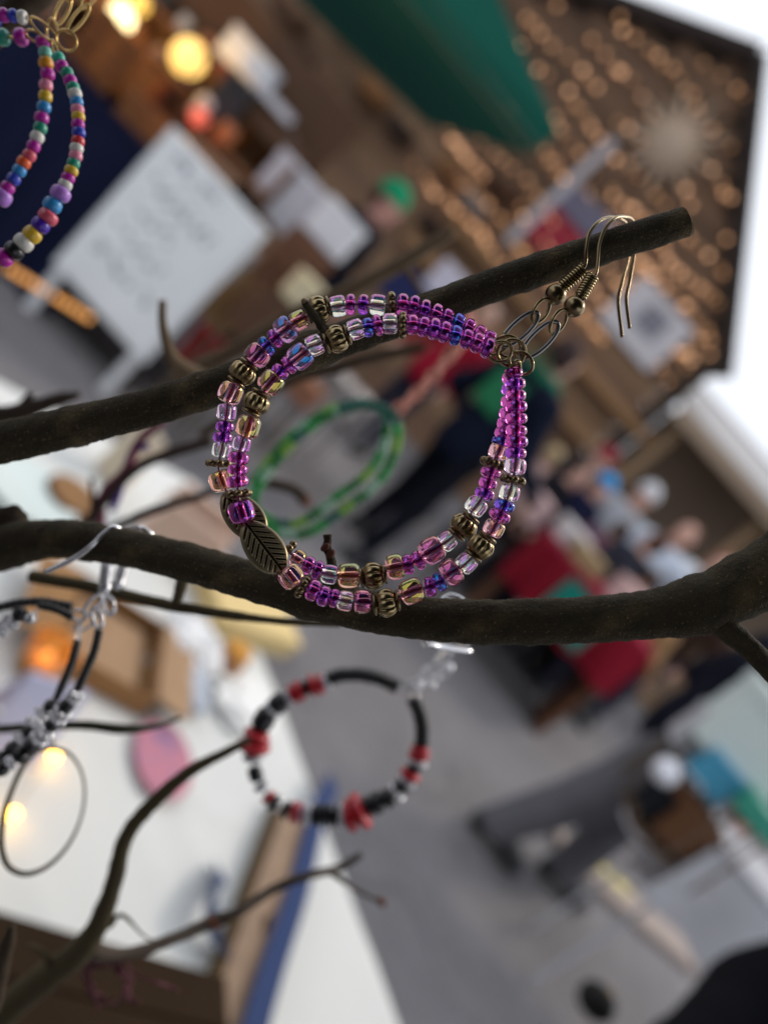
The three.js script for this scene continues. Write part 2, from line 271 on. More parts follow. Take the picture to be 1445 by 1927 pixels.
// thinner twigs of the arrangement
function twig(label, list, mat = M.twigBark, buds = []) {
  const root = thing('twig', label, 'twig', P(list[0][0][0], list[0][0][1], list[0][0][2]));
  list.forEach((rows, i) => worldPart(root, i ? 'side_shoot' : 'stem', branchGeo(rows, { segs: 60, radial: 12, bumps: 0.12, bumpScale: 260 }), mat));
  for (const [x, y, d, r] of buds) { const b = part(root, 'bud', new THREE.SphereGeometry(mm(r, d), 10, 8), std([0.16, 0.06, 0.035], 0.7), P(x, y, d).sub(root.position)); b.scale.set(1.2, 0.8, 0.9); }
  return root;
}
M.oliveBark = std([0.075, 0.06, 0.032], 0.8, { bumpMap: barkBump, bumpScale: 0.0003 });
M.paleBark = std([0.17, 0.12, 0.075], 0.85, { bumpMap: barkBump, bumpScale: 0.0003 });
twig('olive twig rising from the forked stem to the red and black earring', [[[-60, 1960, 0.27, 62], [60, 1860, 0.265, 58], [150, 1790, 0.26, 52], [185, 1740, 0.255, 40], [215, 1660, 0.25, 32], [240, 1570, 0.25, 29], [300, 1500, 0.25, 27], [360, 1450, 0.25, 23], [420, 1418, 0.25, 18], [470, 1392, 0.25, 13]], [[100, 1830, 0.262, 22], [88, 1800, 0.258, 12], [70, 1785, 0.255, 9], [52, 1778, 0.253, 7]], [[205, 1740, 0.256, 16], [228, 1722, 0.256, 8], [270, 1760, 0.257, 4], [290, 1772, 0.257, 3]]], M.oliveBark);
twig('grey brown twig with a budded side shoot crossing the navy strap', [[[170, 1790, 0.262, 34], [240, 1795, 0.27, 24], [330, 1765, 0.28, 22], [400, 1735, 0.29, 26], [450, 1715, 0.29, 19], [520, 1670, 0.30, 18], [580, 1648, 0.30, 17], [640, 1632, 0.31, 15], [680, 1608, 0.31, 12]], [[620, 1640, 0.305, 11], [660, 1668, 0.31, 8], [700, 1690, 0.312, 7], [722, 1698, 0.313, 9]]], std([0.09, 0.07, 0.055], 0.85), [[718, 1697, 0.313, 9], [402, 1737, 0.289, 13]]);
twig('dark upright twig stub at the table corner', [[[-20, 1900, 0.2, 44], [0, 1830, 0.2, 36], [15, 1780, 0.2, 26], [24, 1742, 0.2, 15]]], M.twigBark);
twig('slender dark twig passing behind the black beaded earrings', [[[-40, 1375, 0.25, 16], [60, 1368, 0.25, 15], [160, 1365, 0.25, 18], [230, 1372, 0.25, 19], [290, 1368, 0.26, 11], [340, 1352, 0.27, 7]]], std([0.035, 0.035, 0.02], 0.85));
twig('thin twig running just beneath the thick forked branch', [[[60, 1085, 0.23, 24], [180, 1106, 0.225, 24], [300, 1135, 0.22, 23], [400, 1152, 0.215, 20], [520, 1168, 0.21, 15], [640, 1176, 0.205, 10]], [[330, 1138, 0.219, 18], [340, 1105, 0.21, 22], [345, 1070, 0.2, 24]]], M.oliveBark);
twig('blurred blunt twig pointing past the green capped shopper', [[[852, 436, 0.33, 24], [800, 468, 0.33, 26], [740, 505, 0.33, 30], [660, 545, 0.33, 30], [560, 590, 0.34, 32], [460, 650, 0.35, 34], [330, 720, 0.36, 36]], [[752, 500, 0.33, 12], [772, 520, 0.33, 10], [800, 560, 0.33, 9]]], M.paleBark);
twig('bent twig with an upturned tip in front of the paper sign', [[[306, 566, 0.26, 14], [306, 600, 0.26, 16], [312, 640, 0.26, 20], [330, 680, 0.265, 30], [370, 705, 0.27, 30], [420, 720, 0.275, 26]]], M.paleBark);
twig('blurred twig leading to the copper chain of the green earring', [[[800, 655, 0.34, 18], [720, 668, 0.34, 20], [640, 690, 0.34, 24], [560, 712, 0.34, 20], [470, 760, 0.34, 18], [380, 820, 0.35, 16]]], std([0.09, 0.06, 0.04], 0.85));
twig('short twig inside the green beaded hoop', [[[470, 905, 0.36, 22], [520, 912, 0.36, 20], [555, 922, 0.36, 20], [574, 940, 0.36, 24]], [[480, 940, 0.36, 8], [460, 1000, 0.36, 9]]], std([0.07, 0.045, 0.03], 0.85), [[572, 940, 0.36, 14]]);
twig('knotty dark branchlet behind the cut branch', [[[-40, 790, 0.30, 44], [40, 775, 0.30, 34], [110, 752, 0.30, 26], [150, 742, 0.30, 14]], [[30, 778, 0.3, 20], [60, 740, 0.3, 14]]], std([0.05, 0.036, 0.028], 0.9));
twig('slanting twig over the peach paper bag', [[[150, 1000, 0.33, 20], [200, 940, 0.33, 18], [260, 880, 0.33, 20], [330, 850, 0.33, 22], [400, 830, 0.33, 18]], [[200, 1000, 0.33, 16], [290, 960, 0.33, 18], [370, 935, 0.33, 16], [420, 920, 0.33, 12]], [[180, 980, 0.33, 12], [172, 900, 0.33, 8]]], std([0.055, 0.036, 0.03], 0.9));
twig('dark branch end behind the gold earring chain', [[[-60, 96, 0.2, 60], [10, 40, 0.2, 56], [70, -10, 0.2, 50], [130, -60, 0.2, 46]]], M.twigBark);
// dry reddish tendril by the forked stem
{
  const root = thing('dry_tendril', 'curly dried purplish tendril hanging from the forked stem', 'tendril', P(250, 1810, 0.27)), m = std([0.13, 0.045, 0.06], 0.8);
  for (let k = 0; k < 7; k++) { const pts = []; let x = rr(170, 250), y = rr(1795, 1815), a = rr(0.6, 2.4); for (let i = 0; i < 9; i++) { pts.push(P(x, y, 0.27 + rr(-0.006, 0.006))); a += rr(-1.1, 1.1); x += Math.cos(a) * 15; y += Math.abs(Math.sin(a)) * 14; } worldPart(root, 'curl', tube(pts, mm(rr(2.2, 4), 0.27), { segs: 36, radial: 6 }), m); }
}
{
  const root = thing('dry_tendril', 'reddish violet withered stalk above the peach paper bag', 'tendril', P(200, 990, 0.34)), m = std([0.20, 0.05, 0.09], 0.8), m2 = std([0.10, 0.05, 0.28], 0.8);
  [[[190, 1000], [195, 930], [240, 880], [262, 830], [300, 795], [318, 770]], [[210, 960], [235, 900], [250, 850], [280, 840]], [[185, 990], [175, 950], [215, 915], [232, 905]]].forEach((r, i) => worldPart(root, 'stalk', tube(r.map(([x, y]) => P(x, y, 0.34)), mm(9 - i * 2, 0.34), { segs: 30, radial: 8, bumps: 0.3, bumpScale: 250 }), i === 1 ? m2 : m));
}

// ================================================================ EARRINGS
function strand(root, beads, depth, { thread = M.thread, closed = false, threadR = 0.0003, facing } = {}) {
  const pts = beads.map(([x, y], i) => P(x, y, typeof depth === 'function' ? depth(i / beads.length, x, y) : depth));
  const curve = new THREE.CatmullRomCurve3(pts, closed, 'centripetal');
  beads.forEach(([x, y, kind, tone, len, dia], i) => {
    const d = pts[i].clone().sub(EYE).dot(FW), u = closed ? i / beads.length : i / (beads.length - 1), t = curve.getTangent(u), q = along(t), p = pts[i].clone().sub(root.position);
    q.multiply(new THREE.Quaternion().setFromAxisAngle(UP, rnd() * 6.28));
    const L = mm(len, d), D = mm(dia, d);
    if (kind === 'melon') {
      const m = part(root, 'fluted_bead', SHAPE.melon, tone ?? M.brass, p, q); m.scale.set(D * rr(0.95, 1.03), L * rr(0.95, 1.03), D * rr(0.95, 1.03));
      for (const s of [-1, 1]) { const c = part(m, 'collar', SHAPE.collar, M.brassDark, V(0, s * 0.5, 0)); c.scale.set(1.05, 1.2, 1.05); }
    } else if (kind === 'daisy') { const m = part(root, 'spacer_bead', SHAPE.daisy, tone ?? M.brassDark, p, q); m.scale.set(D, L / 0.32, D); }
    else if (kind === 'leaf') {
      const y2 = t.clone().normalize(), z = FW.clone().negate().addScaledVector(CX, 0.25).addScaledVector(CY, 0.1); z.addScaledVector(y2, -z.dot(y2)).normalize(); const xx = y2.clone().cross(z);
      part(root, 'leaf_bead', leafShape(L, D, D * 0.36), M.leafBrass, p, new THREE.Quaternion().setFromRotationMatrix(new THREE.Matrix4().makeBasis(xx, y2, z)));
    } else { const m = part(root, 'bead', SHAPE[kind], typeof tone === 'string' ? (tone[0] === '#' ? enamel(tone) : glass(tone)) : tone, p, q); const k = 1 + rr(-0.06, 0.05); m.scale.set(D * k, L * (1 + rr(-0.07, 0.04)), D * k); m.quaternion.multiply(new THREE.Quaternion().setFromEuler(new THREE.Euler(rr(-0.09, 0.09), 0, rr(-0.09, 0.09)))); }
  });
  worldPart(root, 'thread', tube(pts, threadR, { segs: Math.max(30, beads.length * 4), radial: 6, closed }), thread);
}
// an oval link of wire: centre in px, half axes in px, the long axis' angle in the picture plane, tilt about it
function link(root, name, x, y, d, rx, ry, deg, tilt, wirePx, mat) {
  const a = THREE.MathUtils.degToRad(deg), b = THREE.MathUtils.degToRad(tilt), u = CX.clone().multiplyScalar(Math.cos(a)).addScaledVector(CY, -Math.sin(a)), w = CX.clone().multiplyScalar(-Math.sin(a)).addScaledVector(CY, -Math.cos(a)).multiplyScalar(Math.cos(b)).addScaledVector(FW, Math.sin(b));
  const c = P(x, y, d), pts = []; for (let i = 0; i < 16; i++) { const t = i / 16 * Math.PI * 2; pts.push(c.clone().addScaledVector(u, mm(rx, d) * Math.cos(t)).addScaledVector(w, mm(ry, d) * Math.sin(t))); }
  return worldPart(root, name, tube(pts, mm(wirePx / 2, d), { segs: 48, radial: 10, closed: true }), mat);
}
function coil(root, a, b, turns, r, wire, mat, name = 'wire_coil') {
  const ax = b.clone().sub(a), n = V(0.3, 1, 0.2).cross(ax).normalize(), m = ax.clone().normalize().cross(n), pts = []; const K = turns * 10;
  for (let i = 0; i <= K; i++) { const t = i / 10 * Math.PI * 2; pts.push(a.clone().addScaledVector(ax, i / K).addScaledVector(n, r * Math.cos(t)).addScaledVector(m, r * Math.sin(t))); }
  return worldPart(root, name, tube(pts, wire, { segs: turns * 16, radial: 8 }), mat);
}
const ball = (root, x, y, d, r, mat, name = 'ball') => part(root, name, new THREE.SphereGeometry(mm(r, d), 28, 20), mat, P(x, y, d).sub(root.position));
const wire = (root, rows, px, mat, name = 'ear_wire', segs = 90) => worldPart(root, name, tube(line(rows), mm(px / 2, rows[0][2]), { segs, radial: 10 }), mat);

// --- purple pair
const S = (x, y, tone) => [x, y, 'seed', tone, 23, 40], C_ = (x, y, tone = 'clear') => [x, y, 'tubeBead', tone, 31, 38];
const PAIR = 'purple beaded pair hanging from the cut branch';
{
  const root = thing('earring', 'purple glass bead hoop earring whose beads overlap its twin in front', 'earring', P(965, 690, 0.15), 'earrings on the branches');
  const beads = [
    [966, 702, 'seed', 'magenta', 22, 37], [969, 722, 'seed', 'violet', 22, 40], [970, 744, 'seed', 'magenta', 22, 40], [971, 765, 'seed', 'purple', 22, 42], [971, 788, 'seed', 'magenta', 22, 42], [971, 810, 'seed', 'magenta', 22, 42], [971, 832, 'seed', 'purple', 22, 42], [970, 853, 'seed', 'violet', 21, 42],
    [969, 878, 'tubeBead', 'lilac', 29, 44], [965, 903, 'daisy', null, 16, 52], [958, 928, 'tubeBead', 'clear', 29, 40], [949, 951, 'seed', 'blue', 20, 40], [940, 970, 'seed', 'magenta', 20, 42], [929, 994, 'tubeBead', 'pink', 30, 42],
    [904, 1029, 'melon', null, 44, 54], [877, 1060, 'tubeBead', 'clear', 32, 40], [849, 1077, 'barrel', 'plum', 36, 52], [827, 1095, 'seed', 'blue', 20, 40], [809, 1104, 'seed', 'purple', 20, 40], [774, 1113, 'barrel', 'rose', 46, 52],
    [727, 1134, 'melon', null, 44, 56], [682, 1132, 'barrel', 'plum', 32, 48], [650, 1131, 'tubeBead', 'clear', 30, 40], [629, 1126, 'seed', 'purple', 18, 38], [610, 1122, 'seed', 'violet', 22, 40], [590, 1111, 'seed', 'magenta', 26, 44], [569, 1105, 'daisy', null, 16, 46], [548, 1085, 'barrel', 'pink', 40, 50],
    [496, 1029, 'leaf', null, 118, 72], [455, 963, 'barrel', 'magenta', 40, 50], [449, 929, 'daisy', null, 15, 54], [448, 906, 'seed', 'magenta', 24, 42], [448, 884, 'seed', 'magenta', 21, 38], [450, 862, 'seed', 'magenta', 22, 38], [455, 836, 'tubeBead', 'lilac', 30, 36], [468, 803, 'barrel', 'peach', 42, 46],
    [482, 758, 'melon', null, 42, 54], [510, 720, 'barrel', 'rose', 40, 48], [528, 699, 'seed', 'violet', 20, 36], [544, 687, 'seed', 'magenta', 18, 36], [565, 671, 'barrel', 'smoke', 42, 50], [592, 650, 'tubeBead', 'clear', 30, 38],
    [634, 638, 'melon', null, 44, 54], [669, 620, 'tubeBead', 'clear', 29, 40], [692, 616, 'seed', 'blue', 20, 36], [711, 612, 'seed', 'magenta', 18, 40], [734, 609, 'tubeBead', 'clear', 28, 38], [757, 613, 'daisy', null, 15, 54],
    [776, 611, 'seed', 'magenta', 21, 40], [797, 615, 'seed', 'purple', 21, 40], [817, 619, 'seed', 'violet', 21, 40], [837, 625, 'seed', 'purple', 21, 40], [857, 631, 'seed', 'blue', 21, 40], [878, 638, 'seed', 'purple', 21, 40], [898, 645, 'seed', 'magenta', 21, 40], [918, 655, 'seed', 'violet', 21, 40]];
  strand(root, beads, (t, x) => 0.1503 - 0.0012 * Math.max(0, (960 - x) / 500));
  link(root, 'eye_loop', 941, 662, 0.1502, 22, 19, -10, 20, 6.5, M.brass);
  link(root, 'eye_loop', 968, 700, 0.1502, 9, 32, 0, 60, 6.5, M.brass);
  link(root, 'jump_ring', 962, 664, 0.1515, 26, 25, 0, 25, 7, M.brass);
  link(root, 'jump_ring', 980, 683, 0.1512, 24, 20, 40, 35, 6.5, M.brass);
  link(root, 'oval_link', 1015, 640, 0.152, 47, 17, -44, 15, 8.5, M.gunmetal);
  link(root, 'eye_loop', 1050, 605, 0.1522, 25, 15, -58, 35, 6.5, M.brass);
  ball(root, 1080, 577, 0.1525, 20, M.brassDark);
  coil(root, P(1091, 560, 0.1525), P(1115, 519, 0.1527), 9, mm(11, 0.1525), mm(2.5, 0.1525), M.brass);
  wire(root, [[1085, 570, 0.1525], [1106, 535, 0.1526], [1120, 516, 0.1527], [1124, 490, 0.1535], [1127, 460, 0.1545], [1138, 430, 0.1555], [1156, 411, 0.157], [1174, 408, 0.160], [1190, 416, 0.164], [1195, 440, 0.166], [1192, 480, 0.1655], [1184, 530, 0.1645], [1178, 560, 0.164], [1184, 618, 0.164]], 7, M.brassDark);
}
{
  const root = thing('earring', 'purple glass bead hoop earring half hidden behind its twin', 'earring', P(955, 700, 0.1545), 'earrings on the branches');
  const beads = [
    [962, 712, 'seed', 'magenta', 21, 38], [962, 734, 'seed', 'violet', 21, 38], [961, 756, 'seed', 'magenta', 21, 38], [958, 778, 'seed', 'magenta', 21, 38], [954, 798, 'seed', 'magenta', 21, 38], [949, 817, 'seed', 'magenta', 20, 38], [944, 833, 'seed', 'blue', 18, 38],
    [938, 851, 'tubeBead', 'pink', 28, 40], [927, 872, 'daisy', null, 16, 52], [923, 890, 'seed', 'magenta', 18, 38], [918, 909, 'seed', 'magenta', 19, 38], [912, 929, 'seed', 'violet', 20, 40], [895, 953, 'tubeBead', 'clear', 32, 40],
    [872, 990, 'melon', null, 42, 54], [840, 1019, 'tubeBead', 'clear', 30, 38], [812, 1036, 'barrel', 'plum', 42, 52], [787, 1054, 'seed', 'magenta', 20, 38], [768, 1062, 'seed', 'purple', 20, 38], [743, 1067, 'barrel', 'rose', 34, 50],
    [702, 1084, 'melon', null, 44, 54], [657, 1083, 'barrel', 'peach', 40, 50], [621, 1081, 'tubeBead', 'clear', 30, 38], [598, 1073, 'seed', 'purple', 18, 36], [580, 1064, 'seed', 'magenta', 20, 36], [560, 1053, 'seed', 'pink', 24, 40], [542, 1036, 'daisy', null, 15, 46],
    [458, 970, 'leaf', null, 112, 70], [418, 905, 'barrel', 'peach', 38, 46], [412, 872, 'daisy', null, 14, 52], [418, 847, 'tubeBead', 'clear', 29, 38], [420, 823, 'seed', 'violet', 20, 36], [424, 803, 'seed', 'violet', 20, 36], [427, 776, 'tubeBead', 'lilac', 32, 36], [434, 740, 'barrel', 'pink', 38, 46],
    [457, 702, 'melon', null, 42, 54], [485, 669, 'barrel', 'plum', 34, 46], [502, 651, 'seed', 'blue', 19, 38], [518, 637, 'seed', 'purple', 19, 38], [538, 620, 'barrel', 'smoke', 34, 50], [563, 603, 'tubeBead', 'rose', 30, 38],
    [600, 583, 'melon', null, 42, 54], [636, 576, 'tubeBead', 'clear', 32, 38], [660, 573, 'seed', 'magenta', 19, 38], [684, 573, 'seed', 'violet', 20, 38], [711, 574, 'tubeBead', 'clear', 30, 38], [737, 573, 'daisy', null, 15, 50],
    [757, 573, 'seed', 'magenta', 21, 40], [778, 577, 'seed', 'purple', 21, 40], [799, 584, 'seed', 'violet', 21, 40], [820, 592, 'seed', 'magenta', 21, 40], [840, 600, 'seed', 'purple', 21, 40], [860, 609, 'seed', 'blue', 21, 40], [880, 619, 'seed', 'purple', 21, 40], [900, 630, 'seed', 'magenta', 21, 40], [918, 641, 'seed', 'purple', 21, 40]];
  strand(root, beads, (t, x) => 0.1545 - 0.0006 * Math.max(0, (960 - x) / 500));
  link(root, 'eye_loop', 938, 652, 0.1543, 24, 14, -30, 40, 6.5, M.brassDark);
  link(root, 'jump_ring', 955, 652, 0.1538, 24, 21, 20, 35, 6.5, M.brass);
  link(root, 'oval_link', 977, 620, 0.1548, 46, 16, -42, 20, 8.5, M.gunmetal);
  link(root, 'eye_loop', 1017, 585, 0.155, 25, 15, -56, 30, 6.5, M.brass);
  ball(root, 1045, 554, 0.1555, 20, M.brassDark);
  coil(root, P(1056, 542, 0.1553), P(1099, 505, 0.1545), 10, mm(11, 0.155), mm(2.5, 0.155), M.brass);
  wire(root, [[1050, 548, 0.1555], [1085, 518, 0.1548], [1100, 500, 0.1543], [1102, 470, 0.154], [1108, 440, 0.1545], [1125, 418, 0.156], [1145, 409, 0.159], [1166, 412, 0.163], [1180, 425, 0.1665], [1186, 450, 0.167], [1180, 490, 0.1668], [1170, 530, 0.166], [1163, 565, 0.1655], [1170, 634, 0.1655]], 7, M.brassDark);
}
// --- multicoloured pair
const COL = { mg: '#b5179e', pk: '#e58aa5', yl: '#dcb52f', sk: '#2c8fcf', gr: '#1c9377', wh: '#d9d7cf', rb: '#2c40b8', rd: '#d0343a', or: '#e8622a', li: '#b07ad6', te: '#2fae93', tl: '#79c2b4', am: '#e09a1c', dp: '#4a1fa8', bk: '#101114', co: '#d9596e' };
const pony = (rows, k = 3.706, dia = 25, len = 17) => rows.map(([x, y, c, big]) => [x / k, y / k, 'pony', COL[c], big ? len * 1.45 : len, big ? dia * 1.45 : dia]);
const mixLoop = (rows) => rows.map(([x, y], i) => [x, y, 'pony', COL[['mg', 'sk', 'yl', 'wh', 'gr', 'pk', 'rb'][(i * 3) % 7]], 22, 30]);
const MULTI = 'multicoloured beaded pair';
{
  const root = thing('earring', 'multicoloured opaque bead hoop earring with the large lilac bead, on gold links', 'earring', P(110, 90, 0.172), 'earrings on the branches');
  const right = pony([[410, 405, 'te'], [432, 462, 'mg'], [470, 508, 'gr'], [492, 562, 'mg'], [512, 612, 'gr'], [525, 655, 'wh'], [538, 712, 'sk'], [543, 765, 'pk'], [549, 814, 'yl'], [547, 868, 'mg'], [552, 925, 'rb'], [547, 984, 'rd'], [537, 1034, 'wh'], [531, 1087, 'pk'], [515, 1139, 'gr'], [500, 1190, 'yl'], [478, 1240, 'mg'], [458, 1288, 'wh'], [425, 1350, 'li', 1], [368, 1430, 'sk', 1], [338, 1512, 'co', 1], [286, 1570, 'dp', 1], [228, 1636, 'yl', 1], [168, 1692, 'wh', 1], [102, 1748, 'bk', 1], [30, 1798, 'mg', 1]]);
  const rest = mixLoop([[-20, 498], [-48, 508], [-78, 514], [-108, 514], [-138, 508], [-166, 498], [-192, 482], [-214, 460], [-232, 434], [-246, 404], [-254, 372], [-256, 340], [-252, 308], [-244, 276], [-230, 246], [-212, 218], [-190, 190], [-166, 164], [-140, 140], [-112, 118], [-84, 98], [-56, 76], [-34, 52], [-12, 36]]);
  const end = pony([[30, 106, 'mg'], [95, 110, 'rb'], [158, 120, 'wh']]);
  strand(root, [...right, ...rest, ...end], 0.172, { thread: M.gold });
  link(root, 'jump_ring', 126, 76, 0.1735, 20, 17, 20, 25, 5, M.gold);
  link(root, 'eye_loop', 104, 92, 0.172, 18, 6, 70, 40, 4.5, M.gold);
  link(root, 'eye_loop', 82, 55, 0.173, 32, 11, 40, 40, 4.5, M.gold);
  link(root, 'oval_link', 148, 35, 0.174, 32, 8, -52, 30, 6, M.gold);
  link(root, 'oval_link', 172, -8, 0.175, 30, 9, -50, 60, 6, M.gold);
  ball(root, 196, -30, 0.176, 15, M.gold); wire(root, [[196, -30, 0.176], [215, -60, 0.176], [225, -110, 0.178], [210, -150, 0.19], [180, -150, 0.2], [170, -80, 0.205]], 6, M.gold);
}
{
  const root = thing('earring', 'multicoloured opaque bead hoop earring with the orange bead, beside the white sign', 'earring', P(85, 80, 0.176), 'earrings on the branches');
  const left = pony([[300, 292, 'mg'], [318, 368, 'tl'], [323, 440, 'am'], [335, 517, 'mg'], [323, 594, 'pk'], [319, 672, 'yl'], [309, 747, 'sk'], [293, 822, 'mg'], [284, 893, 'gr'], [262, 957, 'wh'], [237, 1020, 'mg'], [208, 1083, 'co'], [169, 1133, 'or'], [138, 1190, 'sk'], [98, 1249, 'rb'], [56, 1308, 'mg'], [16, 1375, 'li', 1]], 3.706, 26, 19);
  const rest = mixLoop([[-18, 398], [-44, 414], [-72, 424], [-102, 428], [-132, 426], [-160, 416], [-186, 400], [-208, 378], [-226, 350], [-238, 320], [-242, 288], [-240, 256], [-230, 224], [-214, 194], [-192, 166], [-164, 140], [-132, 118], [-98, 100], [-62, 84], [-28, 74], [6, 70], [40, 70]]);
  strand(root, [...left, ...rest], 0.177, { thread: M.gold });
  link(root, 'jump_ring', 98, 58, 0.176, 22, 16, 80, 35, 5, M.gold);
  link(root, 'eye_loop', 66, 68, 0.1765, 18, 9, 20, 35, 4.5, M.gold);
  link(root, 'oval_link', 118, 20, 0.177, 30, 9, -62, 40, 6, M.gold);
  link(root, 'oval_link', 140, -24, 0.178, 28, 8, -60, 50, 6, M.gold);
  ball(root, 160, -52, 0.178, 15, M.gold); wire(root, [[160, -52, 0.178], [175, -85, 0.178], [180, -130, 0.18], [160, -165, 0.19], [130, -160, 0.2], [120, -100, 0.207]], 6, M.gold);
}
// --- black and silver pair
const along2 = (rows, step, mk) => { const c = new THREE.CatmullRomCurve3(rows.map(([x, y]) => V(x, y, 0)), false, 'centripetal'), n = Math.round(c.getLength() / step), out = []; for (let i = 0; i <= n; i++) { const p = c.getPointAt(i / n); out.push(mk(p.x, p.y, i)); } return out; };
const bk = (w, l) => (x, y) => [x, y, 'pony', '#0b0c0f', l, w];
const SV = M.silver;
{
  const d = 0.205, root = thing('earring', 'black seed bead and silver spacer hoop earring with a long silver ear wire tail', 'earring', P(183, 1163, d), 'earrings on the branches');
  const beads = [...along2([[186, 1190], [178, 1225], [163, 1262], [148, 1295]], 9.5, bk(17, 10)), [144, 1308, 'daisy', SV, 12, 34], [136, 1316, 'daisy', SV, 10, 32], [126, 1328, 'pony', '#0b0c0f', 22, 28], [118, 1340, 'daisy', SV, 13, 40], [108, 1352, 'daisy', SV, 13, 42], [98, 1364, 'pony', '#0b0c0f', 18, 30], [84, 1378, 'daisy', SV, 14, 44], [72, 1392, 'daisy', SV, 14, 40], [58, 1404, 'pony', '#0b0c0f', 20, 30], [40, 1420, 'pony', '#0b0c0f', 24, 34], [20, 1436, 'daisy', SV, 12, 30], [4, 1446, 'pony', '#0b0c0f', 22, 30], ...along2([[-20, 1452], [-80, 1450], [-140, 1410], [-170, 1340], [-150, 1270], [-90, 1210], [-20, 1180]], 13, bk(22, 14)), [6, 1183, 'daisy', SV, 14, 34], [22, 1170, 'daisy', SV, 14, 36], [38, 1156, 'pony', '#0b0c0f', 22, 28], [58, 1163, 'ball', SV, 20, 24], ...along2([[78, 1140], [110, 1148], [132, 1160]], 10, bk(16, 11))].map((b) => b[2] === 'ball' ? [b[0], b[1], 'pony', SV, b[4], b[5]] : b);
  strand(root, beads, d, { thread: M.silver });
  link(root, 'eye_loop', 148, 1158, d, 15, 11, 10, 20, 6, SV); link(root, 'jump_ring', 183, 1163, d - 0.001, 20, 13, 75, 30, 8, SV); link(root, 'oval_link', 176, 1138, d, 24, 9, -50, 30, 7, SV);
  ball(root, 198, 1106, d, 12, SV); coil(root, P(198, 1098, d), P(202, 1062, d), 8, mm(9, d), mm(2.6, d), SV);
  wire(root, [[198, 1104, d], [203, 1060, d - 0.004], [214, 1030, d - 0.013], [225, 1008, d - 0.018], [228, 997, d - 0.022], [215, 992, d - 0.024], [196, 1004, d - 0.025], [176, 1024, d - 0.026], [150, 1044, d - 0.026], [122, 1060, d - 0.026], [86, 1076, d - 0.026]].map(([x, y, q]) => [x, y, q + 0.003]), 9, SV);
}
{
  const d = 0.214, root = thing('earring', 'black seed bead and silver spacer hoop earring hanging behind its twin', 'earring', P(215, 1140, d), 'earrings on the branches');
  const beads = [...along2([[146, 1208], [138, 1240], [122, 1280], [108, 1312]], 9.5, bk(16, 10)), [98, 1330, 'pony', '#0b0c0f', 22, 30], [84, 1344, 'daisy', SV, 13, 40], [68, 1362, 'daisy', SV, 13, 42], [56, 1378, 'pony', '#0b0c0f', 18, 30], [42, 1392, 'daisy', SV, 13, 38], [26, 1410, 'pony', '#0b0c0f', 22, 32], [6, 1428, 'pony', '#0b0c0f', 22, 32], ...along2([[-20, 1438], [-80, 1434], [-150, 1390], [-176, 1310], [-140, 1230], [-60, 1166], [20, 1138], [80, 1132], [130, 1140]], 13, bk(18, 14))];
  strand(root, beads, d, { thread: M.silver });
  link(root, 'eye_loop', 146, 1192, d, 18, 5, 85, 20, 4, SV); link(root, 'jump_ring', 205, 1140, d, 18, 14, 80, 30, 8, SV); link(root, 'oval_link', 168, 1166, d, 26, 9, -50, 30, 6, SV);
  ball(root, 223, 1098, d, 12, SV); coil(root, P(224, 1090, d), P(234, 1064, d), 6, mm(9, d), mm(2.6, d), SV);
  wire(root, [[223, 1098, d], [236, 1060, d - 0.006], [262, 1030, d - 0.015], [288, 1020, d - 0.02], [290, 1010, d - 0.024], [270, 995, d - 0.026], [246, 997, d - 0.023], [228, 1006, d - 0.021], [200, 1016, d - 0.018], [160, 1021, d - 0.016], [112, 1020, d - 0.014]], 9, SV);
}
